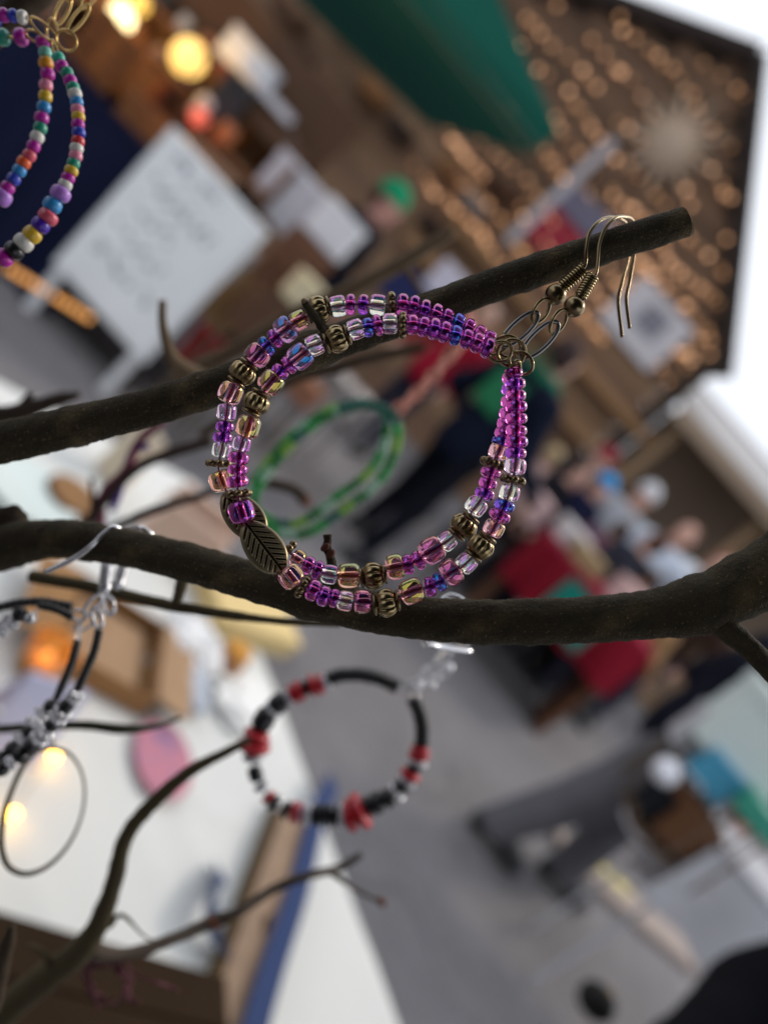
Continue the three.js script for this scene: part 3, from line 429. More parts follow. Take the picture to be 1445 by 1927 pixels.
// --- red, white and black
{
  const d = 0.272, root = thing('earring', 'red, white and black bead hoop earring with clustered red beads', 'earring', P(770, 1300, d), 'earrings on the branches');
  const B = '#0c0d14', R = '#c01828', Wt = '#cfd0d6', sm = (x, y) => [x, y, 'pony', B, 9, 29];
  const beads = [...along2([[745, 1292], [720, 1279], [680, 1270], [640, 1271], [622, 1276]], 8, sm), [614, 1284, 'pony', Wt, 12, 30], [603, 1288, 'pony', R, 14, 40], [588, 1290, 'pony', R, 14, 42], [576, 1294, 'pony', B, 10, 30], [564, 1300, 'pony', R, 14, 42], [553, 1306, 'pony', R, 12, 38], [543, 1312, 'pony', Wt, 12, 30], [524, 1324, 'barrel', B, 30, 40], [512, 1336, 'daisy', SV, 12, 40], [497, 1354, 'barrel', B, 40, 40], [484, 1384, 'pony', R, 20, 52], [478, 1404, 'pony', R, 22, 62], [476, 1426, 'pony', Wt, 14, 40], [481, 1456, 'barrel', '#0c2026', 30, 28], [492, 1480, 'pony', Wt, 14, 30], [505, 1500, 'pony', R, 12, 30], [514, 1510, 'pony', B, 12, 34], [524, 1516, 'daisy', SV, 12, 32], [538, 1524, 'pony', B, 14, 34], [552, 1528, 'pony', R, 14, 44], [564, 1530, 'pony', '#c87a86', 12, 42], [578, 1533, 'pony', Wt, 16, 44], ...along2([[592, 1534], [632, 1534]], 9, (x, y) => [x, y, 'pony', B, 10, 42]), [644, 1536, 'pony', Wt, 14, 46], [660, 1534, 'pony', R, 22, 66], [678, 1526, 'pony', R, 22, 70], [695, 1516, 'pony', B, 14, 42], [710, 1510, 'barrel', B, 22, 42], [730, 1502, 'barrel', B, 20, 40], [746, 1492, 'daisy', SV, 12, 42], [756, 1482, 'pony', B, 14, 36], [766, 1470, 'pony', Wt, 12, 36], [772, 1458, 'pony', R, 14, 42], [779, 1446, 'pony', B, 10, 30], [786, 1434, 'pony', Wt, 12, 38], [788, 1422, 'pony', R, 13, 40], [791, 1410, 'pony', R, 12, 36], ...along2([[794, 1398], [794, 1365], [786, 1335], [778, 1318]], 8, sm)];
  strand(root, beads, d, { thread: std([0.02, 0.02, 0.03], 0.7) });
  link(root, 'eye_loop', 760, 1297, d, 14, 9, 0, 20, 5, SV); link(root, 'eye_loop', 778, 1310, d, 16, 8, 60, 20, 5, SV); link(root, 'jump_ring', 778, 1292, d, 17, 14, 0, 30, 6, SV);
  link(root, 'oval_link', 798, 1272, d, 24, 9, -50, 25, 6, SV); link(root, 'oval_link', 806, 1284, d + 0.004, 24, 9, -30, 25, 6, SV); ball(root, 812, 1290, d + 0.003, 8, SV, 'ball');
  ball(root, 822, 1252, d, 10, SV); coil(root, P(826, 1246, d), P(846, 1222, d - 0.01), 7, mm(8, d), mm(2.4, d), SV); ball(root, 846, 1256, d + 0.004, 8, SV); link(root, 'eye_loop', 836, 1268, d, 16, 7, -40, 25, 5, SV);
  wire(root, [[822, 1252, d], [840, 1226, d - 0.012], [868, 1216, d - 0.03], [880, 1180, d - 0.05], [870, 1130, d - 0.062], [840, 1122, d - 0.075], [820, 1160, d - 0.082], [800, 1205, d - 0.078], [812, 1214, d - 0.075], [850, 1221, d - 0.07], [885, 1226, d - 0.066]].map(([x, y, q], i) => [x, y, i > 2 && i < 8 ? 0.186 : q]), 8, SV);
}
// --- green double hoop on a copper chain
{
  const outer = [[741, 782], [724, 770], [697, 762], [654, 769], [620, 782], [581, 807], [547, 837], [517, 872], [490, 910], [478, 949], [484, 975], [504, 992], [530, 1004], [560, 1008], [590, 998], [625, 975], [660, 948], [697, 921], [728, 885], [745, 846], [750, 815], [747, 795]];
  const tones = ['leafgreen', 'lime', 'emerald', 'mint', 'leafgreen', 'emerald', 'teal', 'lime', 'leafgreen', 'mint', 'emerald'];
  [['green glass bead hoop earring on a copper chain, fully ringed by the purple earrings', 0.31, 0, 0, 0], ['green glass bead hoop earring just inside its matching green twin', 0.317, -13, 1, -9]].forEach(([label, d, off, k, shrink]) => {
    const root = thing('earring', label, 'earring', P(745, 785, d), 'earrings on the branches'), cx = 615, cy = 885;
    const rows = outer.map(([x, y]) => { const l = Math.hypot(x - cx, y - cy), f = 1 + shrink / l; return [cx + (x - cx) * f + off, cy + (y - cy) * f + off]; });
    strand(root, along2(rows, 10.5, (x, y, i) => [x, y, i % 9 > 5 ? 'tubeBead' : 'seed', x > 640 && y < 800 ? 'teal' : tones[(Math.floor(i / 3) + k * 4) % tones.length], 11, i % 9 > 5 ? 18 : 19]), d, { thread: std([0.02, 0.12, 0.05], 0.6) });
    for (let i = 0; i < 7; i++) { const t = i / 6; link(root, 'chain_link', 748 + 92 * t + k * 8, 768 - 96 * t * (0.75 + 0.25 * t), d + 0.01 * t, 15, 7, -50, i % 2 ? 70 : 10, 6, M.copper); }
    coil(root, P(842 + k * 8, 668, d + 0.01), P(866 + k * 8, 640, d + 0.012), 5, mm(8, d), mm(2.6, d), M.copper); wire(root, [[842 + k * 8, 668, d + 0.01], [870 + k * 8, 636, d + 0.012], [880 + k * 8, 590, d + 0.02], [862, 560, d + 0.03], [840, 590, d + 0.04]], 6, M.copper);
  });
}
// --- plain cord hoop
{
  const d = 0.235, pts = [[92, 1408], [128, 1416], [152, 1448], [160, 1495], [150, 1548], [122, 1600], [84, 1634], [48, 1645], [18, 1632], [4, 1598], [6, 1545], [22, 1490], [46, 1440], [70, 1414]].map(([x, y]) => P(x, y, d + (x - 80) * 0.00006));
  const root = thing('cord_hoop', 'plain thin olive wire hoop below the black beaded earrings', 'hoop', P(92, 1408, d));
  worldPart(root, 'hoop_wire', tube(pts, (t) => mm(4.2 + 1.6 * Math.sin(t * 6.28 + 3.4), d), { segs: 90, radial: 10, closed: true, bumps: 0.06 }), std([0.08, 0.068, 0.035], 0.55));
  link(root, 'clasp', 92, 1400, d, 12, 8, -60, 20, 5, M.brassDark);
}

// ================================================================ THE OWN STALL: table, cloth and what lies on it
const woodTone = texture(256, (u, v) => { const k = 0.5 + 0.35 * tiled(u * 1, v, 3) + 0.3 * tiled(u, (v * 14) % 1, 6, 2) + 0.2 * tiled(u, v, 60, 3); return [0.55 + 0.2 * k, 0.52 + 0.2 * k, 0.5 + 0.18 * k]; }, true);
const clothBump = texture(256, (u, v) => 0.5 + 0.25 * Math.sin(u * 402) + 0.25 * Math.sin(v * 402) + 0.3 * tiled(u, v, 30), false, 6, 6);
const wood = (c, rough = 0.75) => std(c.map((x) => x * 2.2), rough, { map: woodTone });
const cloth = (c, o = {}) => std(c, 0.95, { specularIntensity: 0.15, bumpMap: clothBump, bumpScale: 0.0008, ...o });
const E0 = V(-0.31, 0, -1.57), e1 = V(0.769, 0, 0.639), e2 = V(-0.639, 0, 0.769), TY = 0.78, YAW = -Math.atan2(0.639, 0.769), LEN = 1.38, DEP = 0.55;
const onTable = (s, t, y = 0) => E0.clone().addScaledVector(e1, s).addScaledVector(e2, t).setY(TY + y);
const put = (px, py, y = 0) => onPlane(px, py, TY + 0.006 + y);       // a place on the tabletop seen at a pixel
{
  const root = thing('stall_table', 'trestle table under the white cloth of the jewellery stall', 'table', onTable(LEN / 2, DEP / 2).setY(0)); root.rotation.y = YAW;
  part(root, 'table_top', rbox(LEN, 0.03, DEP, 0.008), wood([0.25, 0.17, 0.1]), V(0, TY - 0.019, 0));
  for (const sx of [-1, 1]) for (const sz of [-1, 1]) part(root, 'leg', rbox(0.045, TY - 0.034, 0.045, 0.005), wood([0.2, 0.13, 0.08]), V(sx * (LEN / 2 - 0.08), (TY - 0.034) / 2, sz * (DEP / 2 - 0.08)));
}
{ // cloth: top and a hanging front and end with folds
  const root = thing('tablecloth', 'creased white cloth draped over the jewellery stall table', 'tablecloth', onTable(LEN / 2, DEP / 2).setY(0)); root.rotation.y = YAW;
  const nu = 150, nv = 110, pos = [], uv = [], idx = [], hang = 0.42, hx = LEN / 2 + 0.012, hz = DEP / 2 + 0.012;
  const fold = (q) => { // q: distance from the middle; returns [place, drop]
    return q; };
  for (let j = 0; j <= nv; j++) for (let i = 0; i <= nu; i++) {
    const u = (i / nu * 2 - 1) * (hx + hang), v = (j / nv * 2 - 1) * (hz + hang);
    const ox = Math.max(0, Math.abs(u) - hx), oz = Math.max(0, Math.abs(v) - hz), drop = Math.min(hang, Math.hypot(ox, oz));
    let x = Math.sign(u) * Math.min(Math.abs(u), hx), z = Math.sign(v) * Math.min(Math.abs(v), hz), y = TY + 0.002 - drop;
    const ripple = Math.min(1, drop * 5), w = 0.035 * Math.sin((oz > ox ? u : v) * 21 + 1.3) + 0.02 * Math.sin((oz > ox ? u : v) * 47);
    const flare = 0.012 + drop * 0.12 + ripple * (w + 0.04) * 0.7;
    if (oz > 0) z += Math.sign(v) * (drop > 0.004 ? flare : 0.006); if (ox > 0) x += Math.sign(u) * (drop > 0.004 ? flare : 0.006);
    if (drop === 0) y += 0.004 * noise.noise(u * 6, v * 6, 2) + 0.0035 * Math.pow(Math.max(0, 1 - 6 * Math.abs(noise.noise(u * 3.1 + 5, v * 2.3, 7))), 2) + 0.0025 * Math.pow(Math.max(0, 1 - 7 * Math.abs(noise.noise(u * 2 + 1, v * 5, 3))), 2) + 0.002;
    pos.push(x, y, z); uv.push(u, v);
  }
  for (let j = 0; j < nv; j++) for (let i = 0; i < nu; i++) { const a = j * (nu + 1) + i; idx.push(a, a + nu + 1, a + 1, a + 1, a + nu + 1, a + nu + 2); }
  const g = new THREE.BufferGeometry(); g.setAttribute('position', new THREE.Float32BufferAttribute(pos, 3)); g.setAttribute('uv', new THREE.Float32BufferAttribute(uv, 2)); g.setIndex(idx); g.computeVertexNormals();
  part(root, 'cloth_sheet', g, cloth([0.68, 0.69, 0.67]));
}
const yawTo = (root, a) => { root.rotation.y = a; return root; };
{ // cardboard box with open flaps
  const b = put(190, 1225), root = yawTo(thing('cardboard_box', 'open kraft cardboard box on the white cloth behind the black earrings', 'box', b), 0.5); root.scale.setScalar(0.72); const k = wood([0.36, 0.22, 0.11], 0.9), k2 = wood([0.42, 0.3, 0.2], 0.9);
  part(root, 'base', rbox(0.2, 0.004, 0.22, 0.001), k, V(0, 0.003, 0));
  for (const [x, z, w, d] of [[0.1, 0, 0.004, 0.22], [-0.1, 0, 0.004, 0.22]]) part(root, 'side_wall', rbox(w, 0.05, d, 0.001), k, V(x, 0.028, z));
  for (const z of [-0.11, 0.11]) part(root, 'end_wall', rbox(0.196, 0.05, 0.004, 0.001), k, V(0, 0.028, z));
  for (const s of [-1, 1]) { const f = part(root, 'flap', rbox(0.085, 0.004, 0.215, 0.001), s > 0 ? k2 : k, V(s * 0.142, 0.05, 0)); f.rotation.z = s * -0.15; }
  part(root, 'tissue_sheet', rbox(0.15, 0.004, 0.18, 0.001), k2, V(0, 0.02, 0));
}
{
  const b = put(470, 1190), root = yawTo(thing('paper_box', 'pale yellow paper box at the far corner of the white cloth', 'box', b), YAW); const y = std([0.68, 0.52, 0.25], 0.8);
  part(root, 'body', rbox(0.12, 0.03, 0.2, 0.003), y, V(-0.02, 0.016, 0.02)); part(root, 'lid', rbox(0.124, 0.012, 0.204, 0.003), y, V(-0.02, 0.0375, 0.02));
}
{
  const b = put(408, 1262), root = thing('amber_jar', 'small amber glass jar of red preserve among white tissue', 'jar', b);
  part(root, 'glass', lathe([[0, 0], [0.024, 0], [0.027, 0.004], [0.028, 0.04], [0.024, 0.048], [0.02, 0.052], [0.019, 0.05], [0.023, 0.044], [0.0255, 0.038], [0.0245, 0.005], [0, 0.003]], 30), phys([0.95, 0.6, 0.25], 0.08, { transmission: 0.9, thickness: 0.003 }));
  part(root, 'contents', lathe([[0, 0.004], [0.023, 0.0055], [0.0245, 0.03], [0, 0.031]], 24), std([0.28, 0.035, 0.012], 0.35)); part(root, 'lid', lathe([[0, 0.06], [0.02, 0.06], [0.0215, 0.058], [0.0215, 0.049], [0.0205, 0.049], [0.0205, 0.056], [0, 0.057]], 28), std([0.6, 0.28, 0.04], 0.4, { metalness: 0.6 }));
}
function crumple(name, label, cat, b, r, flat, c, seedZ) { // a crumpled sheet of soft paper
  const g = new THREE.IcosahedronGeometry(r, 5), p = g.attributes.position; for (let i = 0; i < p.count; i++) { const v = V().fromBufferAttribute(p, i), n = v.clone().normalize(), k = 1 + 0.42 * noise.noise(n.x * 2.1 + seedZ, n.y * 2.1, n.z * 2.1) + 0.2 * Math.abs(noise.noise(n.x * 6, n.y * 6 + seedZ, n.z * 6)); p.setXYZ(i, v.x * k, Math.max(-r * flat * 0.6, v.y * flat * k), v.z * k); } g.computeVertexNormals();
  const root = thing(name, label, cat, b); part(root, 'sheet', g, std(c, 0.85), V(0, r * flat * 0.6, 0)); return root;
}
crumple('tissue_paper', 'crumpled white tissue paper between cardboard box and amber jar', 'tissue paper', put(345, 1230), 0.055, 0.6, [0.8, 0.8, 0.8], 1);
crumple('tissue_paper', 'blue grey crumpled wrapping beside the white tissue', 'wrapping', put(330, 1295), 0.05, 0.4, [0.42, 0.46, 0.52], 4);
crumple('tissue_paper', 'folded white tissue sheet in front of the yellow paper box', 'tissue paper', put(455, 1330), 0.06, 0.3, [0.82, 0.82, 0.8], 8);
{ // round pink card with violet print
  const b = put(300, 1435), root = thing('round_card', 'round pink card with faded violet print lying on the white cloth', 'card', b);
  const t = texture(128, (u, v) => { const k = Math.max(0, tiled(u, v, 4, 3) + 0.1), e = Math.abs(v - 0.5) < 0.2 && Math.abs(u - 0.5) < 0.32 ? 1 : 0; const m = Math.min(1, k * 2.4 * (0.35 + e)); return [0.74 - 0.2 * m, 0.49 - 0.04 * m, 0.55 + 0.04 * m]; }, true);
  const g = new THREE.CylinderGeometry(0.056, 0.056, 0.002, 48); const card = part(root, 'card_disc', g, std(0xffffff, 0.7, { map: t }), V(0, 0.010, 0)); card.scale.set(0.82, 1, 1.1); card.rotation.y = 0.5;
}
{ // wooden crate with pale rim and a hand hole, strap beside it
  const b = V(0.187, TY + 0.006, -0.497), root = yawTo(thing('wooden_crate', 'dark brown lidded wooden crate at the table end by the forked twig', 'crate', b), 0.585), dk = wood([0.03, 0.018, 0.009], 0.95), pale = wood([0.36, 0.28, 0.22]);
  part(root, 'base', rbox(0.26, 0.008, 0.2, 0.002), dk, V(0, 0.006, 0)); for (const s of [-1, 1]) for (let k = 0; k < 2; k++) { part(root, 'plank', rbox(0.26, 0.02, 0.01, 0.002), dk, V(0, 0.021 + k * 0.022, s * 0.094)); part(root, 'plank', rbox(0.01, 0.02, 0.176, 0.002), dk, V(s * 0.124, 0.021 + k * 0.022, 0)); }
  for (let k = 0; k < 4; k++) part(root, 'lid_plank', rbox(0.27, 0.01, 0.05, 0.002), dk, V(0, 0.06, (k - 1.5) * 0.052)); void pale;
}
{
  const a = put(556, 1548, 0.012), c = put(418, 1985, 0.012), mid = a.clone().add(c).multiplyScalar(0.5), L = a.distanceTo(c), root = yawTo(thing('wooden_board', 'pale weathered board with a dark knot hole beside the navy strap', 'board', mid.clone().setY(TY + 0.006)), Math.atan2(c.x - a.x, c.z - a.z));
  const s = new THREE.Shape(); s.moveTo(-0.03, -L / 2); s.lineTo(0.026, -L / 2); s.lineTo(0.03, L / 2); s.lineTo(-0.034, L / 2); s.closePath(); const h = new THREE.Path(); h.absellipse(0.0, 0.02, 0.008, 0.02, 0, 6.283); s.holes.push(h);
  const g = new THREE.ExtrudeGeometry(s, { depth: 0.014, bevelEnabled: true, bevelSize: 0.002, bevelThickness: 0.002, bevelSegments: 2 }); g.rotateX(Math.PI / 2); part(root, 'board_body', g, wood([0.34, 0.26, 0.2]), V(0, 0.022, 0));
  part(root, 'knot_plug', rbox(0.02, 0.004, 0.044, 0.001), std([0.03, 0.02, 0.015], 0.9), V(0, 0.006, 0.02)); part(root, 'edge_strip', rbox(0.006, 0.02, L, 0.002), wood([0.1, 0.07, 0.03]), V(-0.041, 0.013, 0));
}
function ribbon(rows, width, thick = 0.0022) { // a flat band along points, lying flat unless told otherwise: rows of [point, roll]
  const curve = new THREE.CatmullRomCurve3(rows.map((r) => r[0]), false, 'centripetal'), n = 60, pos = [], idx = [];
  for (let i = 0; i <= n; i++) { const t = i / n, p = curve.getPointAt(t), T = curve.getTangentAt(t), k = t * (rows.length - 1), a = rows[Math.floor(k)][1], b = rows[Math.min(rows.length - 1, Math.floor(k) + 1)][1], roll = a + (b - a) * (k % 1); let S = T.clone().cross(UP).normalize(); const Nn = S.clone().cross(T).normalize(); S = S.multiplyScalar(Math.cos(roll)).addScaledVector(Nn, Math.sin(roll)); const N2 = S.clone().cross(T).normalize();
    for (const [x, y] of [[-1, -1], [1, -1], [1, 1], [-1, 1]]) { const q = p.clone().addScaledVector(S, x * width / 2).addScaledVector(N2, y * thick / 2); pos.push(q.x, q.y, q.z); } }
  for (let i = 0; i < n; i++) for (let j = 0; j < 4; j++) { const a = i * 4 + j, b = i * 4 + (j + 1) % 4; idx.push(a, b, a + 4, b, b + 4, a + 4); }
  idx.push(0, 2, 1, 0, 3, 2, n * 4, n * 4 + 1, n * 4 + 2, n * 4, n * 4 + 2, n * 4 + 3);
  const g = new THREE.BufferGeometry(); g.setAttribute('position', new THREE.Float32BufferAttribute(pos, 3)); g.setIndex(idx); const f = g.toNonIndexed(); f.computeVertexNormals(); return f;
}
{
  const root = thing('navy_strap', 'long navy blue webbing strap lying across the white cloth edge', 'strap', put(540, 1700)), navy = cloth([0.04, 0.06, 0.14]);
  worldPart(root, 'webbing', ribbon([[onPlane(628, 1470, TY + 0.03), 0.3], [put(600, 1530, 0.03), 0.1], [put(560, 1680, 0.03), 0], [put(520, 1800, 0.032), 0], [put(490, 1900, 0.034), 0], [put(455, 2040, 0.036), 0]], 0.032), navy);
}
{
  const root = thing('navy_strap', 'curved loop of blue grey strap resting on the middle of the white cloth', 'strap', put(415, 1720));
  worldPart(root, 'webbing', ribbon([[put(415, 1640, 0.004), 0.2], [put(400, 1670, 0.02), 1.0], [put(398, 1720, 0.028), 1.3], [put(408, 1770, 0.022), 1.0], [put(435, 1815, 0.006), 0.2]], 0.03), cloth([0.09, 0.115, 0.2]));
}
{
  const root = thing('fabric_pouch', 'navy blue fabric pouch at the cloth edge by the twig stub', 'pouch', put(60, 1880)); const g = new THREE.SphereGeometry(0.05, 28, 18); g.scale(1, 0.5, 0.75); const p = g.attributes.position; for (let i = 0; i < p.count; i++) { const v = V().fromBufferAttribute(p, i), k = 1 + 0.12 * noise.noise(v.x * 40, v.y * 40, v.z * 40); p.setXYZ(i, v.x * k, v.y * k, v.z * k); } g.computeVertexNormals();
  part(root, 'pouch_body', g, cloth([0.03, 0.045, 0.12]), V(0, 0.024, 0)); const neck = part(root, 'drawstring_neck', new THREE.TorusGeometry(0.018, 0.006, 10, 26), cloth([0.05, 0.07, 0.16]), V(0, 0.048, 0)); neck.rotation.x = Math.PI / 2;
}
function disc(name, label, cat, b, r, h, c, rimC) { const root = thing(name, label, cat, b); part(root, 'slice', lathe([[0, 0], [r * 0.96, 0], [r, h * 0.2], [r, h * 0.8], [r * 0.96, h], [0, h]], 40), wood(c)); if (rimC) part(root, 'bark_rim', lathe([[r * 1.001, h * 0.05], [r * 1.05, h * 0.3], [r * 1.05, h * 0.7], [r * 1.001, h * 0.95]], 40), wood(rimC)); return root; }
disc('wood_slice', 'round brown wood slice behind the thick branch', 'wood slice', put(130, 945), 0.045, 0.02, [0.3, 0.18, 0.09], [0.1, 0.06, 0.03]);
{ const root = thing('plate', 'pale mint ceramic plate near the table end', 'plate', put(50, 935)); part(root, 'dish', lathe([[0, 0.002], [0.04, 0.002], [0.05, 0.006], [0.075, 0.014], [0.076, 0.017], [0.05, 0.01], [0, 0.006]], 44), std([0.62, 0.7, 0.68], 0.3)); part(root, 'foot_ring', lathe([[0.03, 0], [0.036, 0], [0.036, 0.0025], [0.03, 0.0025]], 36), std([0.6, 0.66, 0.64], 0.4)); }
{ const root = yawTo(thing('paper_bag', 'peach paper bag with a folded top on the far part of the cloth', 'paper bag', put(312, 1040)), 0.5), m = std([0.62, 0.44, 0.35], 0.85); part(root, 'bag_body', rbox(0.13, 0.10, 0.06, 0.008), m, V(0, 0.052, 0)); const f = part(root, 'folded_top', rbox(0.132, 0.035, 0.012, 0.003), m, V(0, 0.118, 0.004)); f.rotation.x = 0.25; }
{ const root = yawTo(thing('paper_bag', 'small cream paper bag beside the wood slice', 'paper bag', put(205, 900)), -0.3), m = std([0.66, 0.56, 0.42], 0.85); part(root, 'bag_body', rbox(0.06, 0.1, 0.045, 0.008), m, V(0, 0.052, 0)); const f = part(root, 'folded_top', rbox(0.062, 0.03, 0.012, 0.003), m, V(0, 0.114, 0.003)); f.rotation.x = -0.2; }
{ const root = yawTo(thing('greeting_card', 'folded pale lavender card standing behind the black beaded earring', 'card', put(10, 1385)), 0.7), m = std([0.62, 0.64, 0.85], 0.8); for (const s of [-1, 1]) { const c = part(root, 'leaf_panel', rbox(0.07, 0.1, 0.0016, 0.0005), m, V(0, 0.05, s * 0.017)); c.rotation.x = s * -0.33; } }
// amber micro lights on the table: a string with bulbs
const glow = (c, k) => new THREE.MeshStandardMaterial({ color: lin(0.3, 0.2, 0.1), emissive: lin(...c), emissiveIntensity: k, roughness: 0.5 });
const BULB = new THREE.SphereGeometry(1, 16, 12);
const lampGlow = { amber: glow([1, 0.5, 0.06], 15), warm: glow([1, 0.50, 0.24], 2.6), orange: glow([1, 0.42, 0.1], 1.5), hot: glow([1, 0.72, 0.25], 9), red: glow([1, 0.07, 0.05], 1.6) };
function lightString(label, pts, r, mat, cableC = [0.02, 0.02, 0.02], cableR = 0.001, group) {
  const root = thing('light_string', label, 'light string', pts[0], group);
  if (pts.length > 1) worldPart(root, 'cable', tube(pts.map((p) => p.clone().add(V(0, r + cableR * 2, 0))), cableR, { segs: pts.length * 3, radial: 5 }), std(cableC, 0.6));
  for (const p of pts) { const b = part(root, 'bulb', BULB, mat, p.clone().sub(root.position)); b.scale.set(r, r * 1.15, r); }
  return root;
}
const pointLamp = (p, c, k, r) => { const l = new THREE.PointLight(lin(...c), k, 0, 2); l.position.copy(p); l.castShadow = true; l.shadow.radius = r / 0.02; scene.add(l); };
{
  const pts = [put(130, 1395, 0.006), put(98, 1428, 0.008), put(55, 1480, 0.006), put(22, 1536, 0.008)].map((p) => p);
  const root = thing('light_string', 'amber micro light string on the white cloth inside the olive hoop', 'light string', pts[1]);
  worldPart(root, 'cable', tube(pts.map((p) => p.clone().add(V(0, 0.004, 0))), 0.0007, { segs: 40, radial: 5 }), std([0.35, 0.22, 0.08], 0.4));
  for (const p of [pts[1], pts[3]]) { const b = part(root, 'bulb', BULB, lampGlow.amber, p.clone().add(V(0, 0.004, 0)).sub(root.position)); b.scale.setScalar(0.0048); pointLamp(p.clone().add(V(0, 0.006, 0)), [1, 0.6, 0.12], 0.0012, 0.004); }
}
{ // amber tea light behind the black earrings
  const b = put(62, 1262), root = thing('tea_light', 'glowing amber glass tea light behind the black beaded earrings', 'tea light', b);
  part(root, 'glass_cup', lathe([[0, 0], [0.022, 0], [0.026, 0.004], [0.03, 0.05], [0.0285, 0.05], [0.0245, 0.006], [0, 0.004]], 30), phys([0.9, 0.5, 0.15], 0.3, { transmission: 0.8, thickness: 0.002 }));
  part(root, 'wax', lathe([[0, 0.006], [0.022, 0.006], [0.024, 0.022], [0, 0.021]], 24), std([0.8, 0.55, 0.25], 0.6)); const f = part(root, 'flame', BULB, lampGlow.orange, V(0, 0.03, 0)); f.scale.set(0.004, 0.009, 0.004); pointLamp(b.clone().add(V(0, 0.03, 0)), [1, 0.5, 0.12], 0.004, 0.006);
}

// ================================================================ PEOPLE
function person(o) {
  const { label, x, z, yaw = 0, h = 1.7, coat, legs, shoe = [0.012, 0.012, 0.015], hair = [0.05, 0.03, 0.02], hat, skin = [0.5, 0.3, 0.22], stride = 0.12, spread = 0.1, scarf, armOut = 0.1, long = 0, group, cell = 0.024, hands = false, bend = 0.12, baggy = 1 } = o;
  const root = thing('person', label, 'person', V(x, 0, z), group); root.rotation.y = yaw; const s = h / 1.75, q = (a, b, c) => V(a * s, b * s, c * s);
  const J = { head: q(0, 1.63, 0.02), chin: q(0, 1.55, 0.05), neck: q(0, 1.46, 0), chest: q(0, 1.27, 0), waist: q(0, 1.05, 0), hip: q(0, 0.93, 0) };
  for (const [k, sg] of [['L', 1], ['R', -1]]) {
    const f = sg * stride; J['sh' + k] = q(sg * 0.19, 1.39, -0.01); J['el' + k] = q(sg * (0.24 + armOut * 0.6), 1.11, -0.02 - f * 0.2); J['wr' + k] = q(sg * (0.23 + armOut), 0.9 + bend * 0.5, 0.06 + bend - f * 0.25); J['hd' + k] = q(sg * (0.22 + armOut), 0.81 + bend * 0.4, 0.10 + bend - f * 0.25);
    J['hp' + k] = q(sg * 0.09, 0.9, 0); J['kn' + k] = q(sg * (0.09 + spread * 0.4), 0.49, 0.04 + f * 0.55); J['an' + k] = q(sg * (0.09 + spread * 0.8), 0.09, f); J['to' + k] = q(sg * (0.11 + spread * 0.8), 0.045, f + 0.17);
  }
  const field = (list, k) => (p) => list.reduce((d, [a, b, ra, rb]) => smin(d, capsule(p, J[a], J[b], ra * s, rb * s), k), 9);
  const make = (name, f, lo, hi, c, mat) => part(root, name, sdfMesh(f, lo.multiplyScalar(s), hi.multiplyScalar(s), c), mat);
  const headF = (p) => { let d = p.clone().sub(J.head).divide(V(0.078 * s, 0.108 * s, 0.095 * s)).length() * 0.085 * s - 0.085 * s; d = smin(d, capsule(p, J.chin, q(0, 1.57, 0.07), 0.042 * s, 0.035 * s), 0.03); d = smin(d, capsule(p, q(0, 1.635, 0.105), q(0, 1.605, 0.125), 0.01 * s, 0.015 * s), 0.015); for (const sg of [1, -1]) d = smin(d, capsule(p, q(sg * 0.08, 1.64, 0.0), q(sg * 0.082, 1.6, 0.005), 0.014 * s, 0.011 * s), 0.01); return d; };
  const bodyF = field([['chin', 'neck', 0.05, 0.058], ['neck', 'chest', 0.06, 0.10], ['chest', 'hip', 0.10, 0.11], ['shL', 'elL', 0.045, 0.038], ['elL', 'wrL', 0.038, 0.028], ['wrL', 'hdL', 0.03, 0.036], ['shR', 'elR', 0.045, 0.038], ['elR', 'wrR', 0.038, 0.028], ['wrR', 'hdR', 0.03, 0.036], ['neck', 'shL', 0.06, 0.05], ['neck', 'shR', 0.06, 0.05]], 0.03);
  let body = sdfMesh((p) => smin(bodyF(p), headF(p), 0.03), q(-0.5, 0.6, -0.3), q(0.5, 1.8, 0.5), cell * 0.75);
  if (hands) { // fingers on their own fine grid, merged into the body
    for (const k of ['L', 'R']) { const sg = k === 'L' ? 1 : -1, H = J['hd' + k], dir = H.clone().sub(J['wr' + k]).normalize(), list = []; for (let i = 0; i < 4; i++) { const a = H.clone().add(V(0, (i - 1.5) * 0.02, 0)).addScaledVector(dir, 0.02), l = [0.035, 0.042, 0.04, 0.03][i], b = a.clone().addScaledVector(dir, l), c = b.clone().addScaledVector(dir, l * 0.6).add(V(-sg * 0.02, -0.006, 0)); list.push([a, b, 0.010, 0.009], [b, c, 0.009, 0.008]); } const t0 = H.clone().add(V(-sg * 0.012, 0.03, 0)), t1 = t0.clone().addScaledVector(dir, 0.03).add(V(-sg * 0.014, 0.02, 0)); list.push([t0, t1, 0.012, 0.01], [J['wr' + k], H, 0.028, 0.034]);
      const g = sdfMesh((p) => list.reduce((d, [a, b, ra, rb]) => smin(d, capsule(p, a, b, ra, rb), 0.008), 9), H.clone().subScalar(0.12), H.clone().addScalar(0.13), 0.006); body = mergeGeometries([body, g]); }
  }
  part(root, 'body', body, std(skin, 0.6));
  const cm = cloth(coat), coatHem = [['chest', 'waist', 0.16, 0.155], ['waist', 'hip', 0.155, 0.17], ['neck', 'chest', 0.07, 0.15], ['neck', 'shL', 0.075, 0.08], ['neck', 'shR', 0.075, 0.08], ['shL', 'elL', 0.075, 0.064], ['elL', 'wrL', 0.064, 0.05], ['shR', 'elR', 0.075, 0.064], ['elR', 'wrR', 0.064, 0.05], ['hip', long ? 'knM' : 'hip2', 0.17, long ? 0.2 : 0.165]];
  J.knM = q(0, 0.93 - long, 0); J.hip2 = q(0, 0.84, 0);
  const coatF = field(coatHem, 0.05);
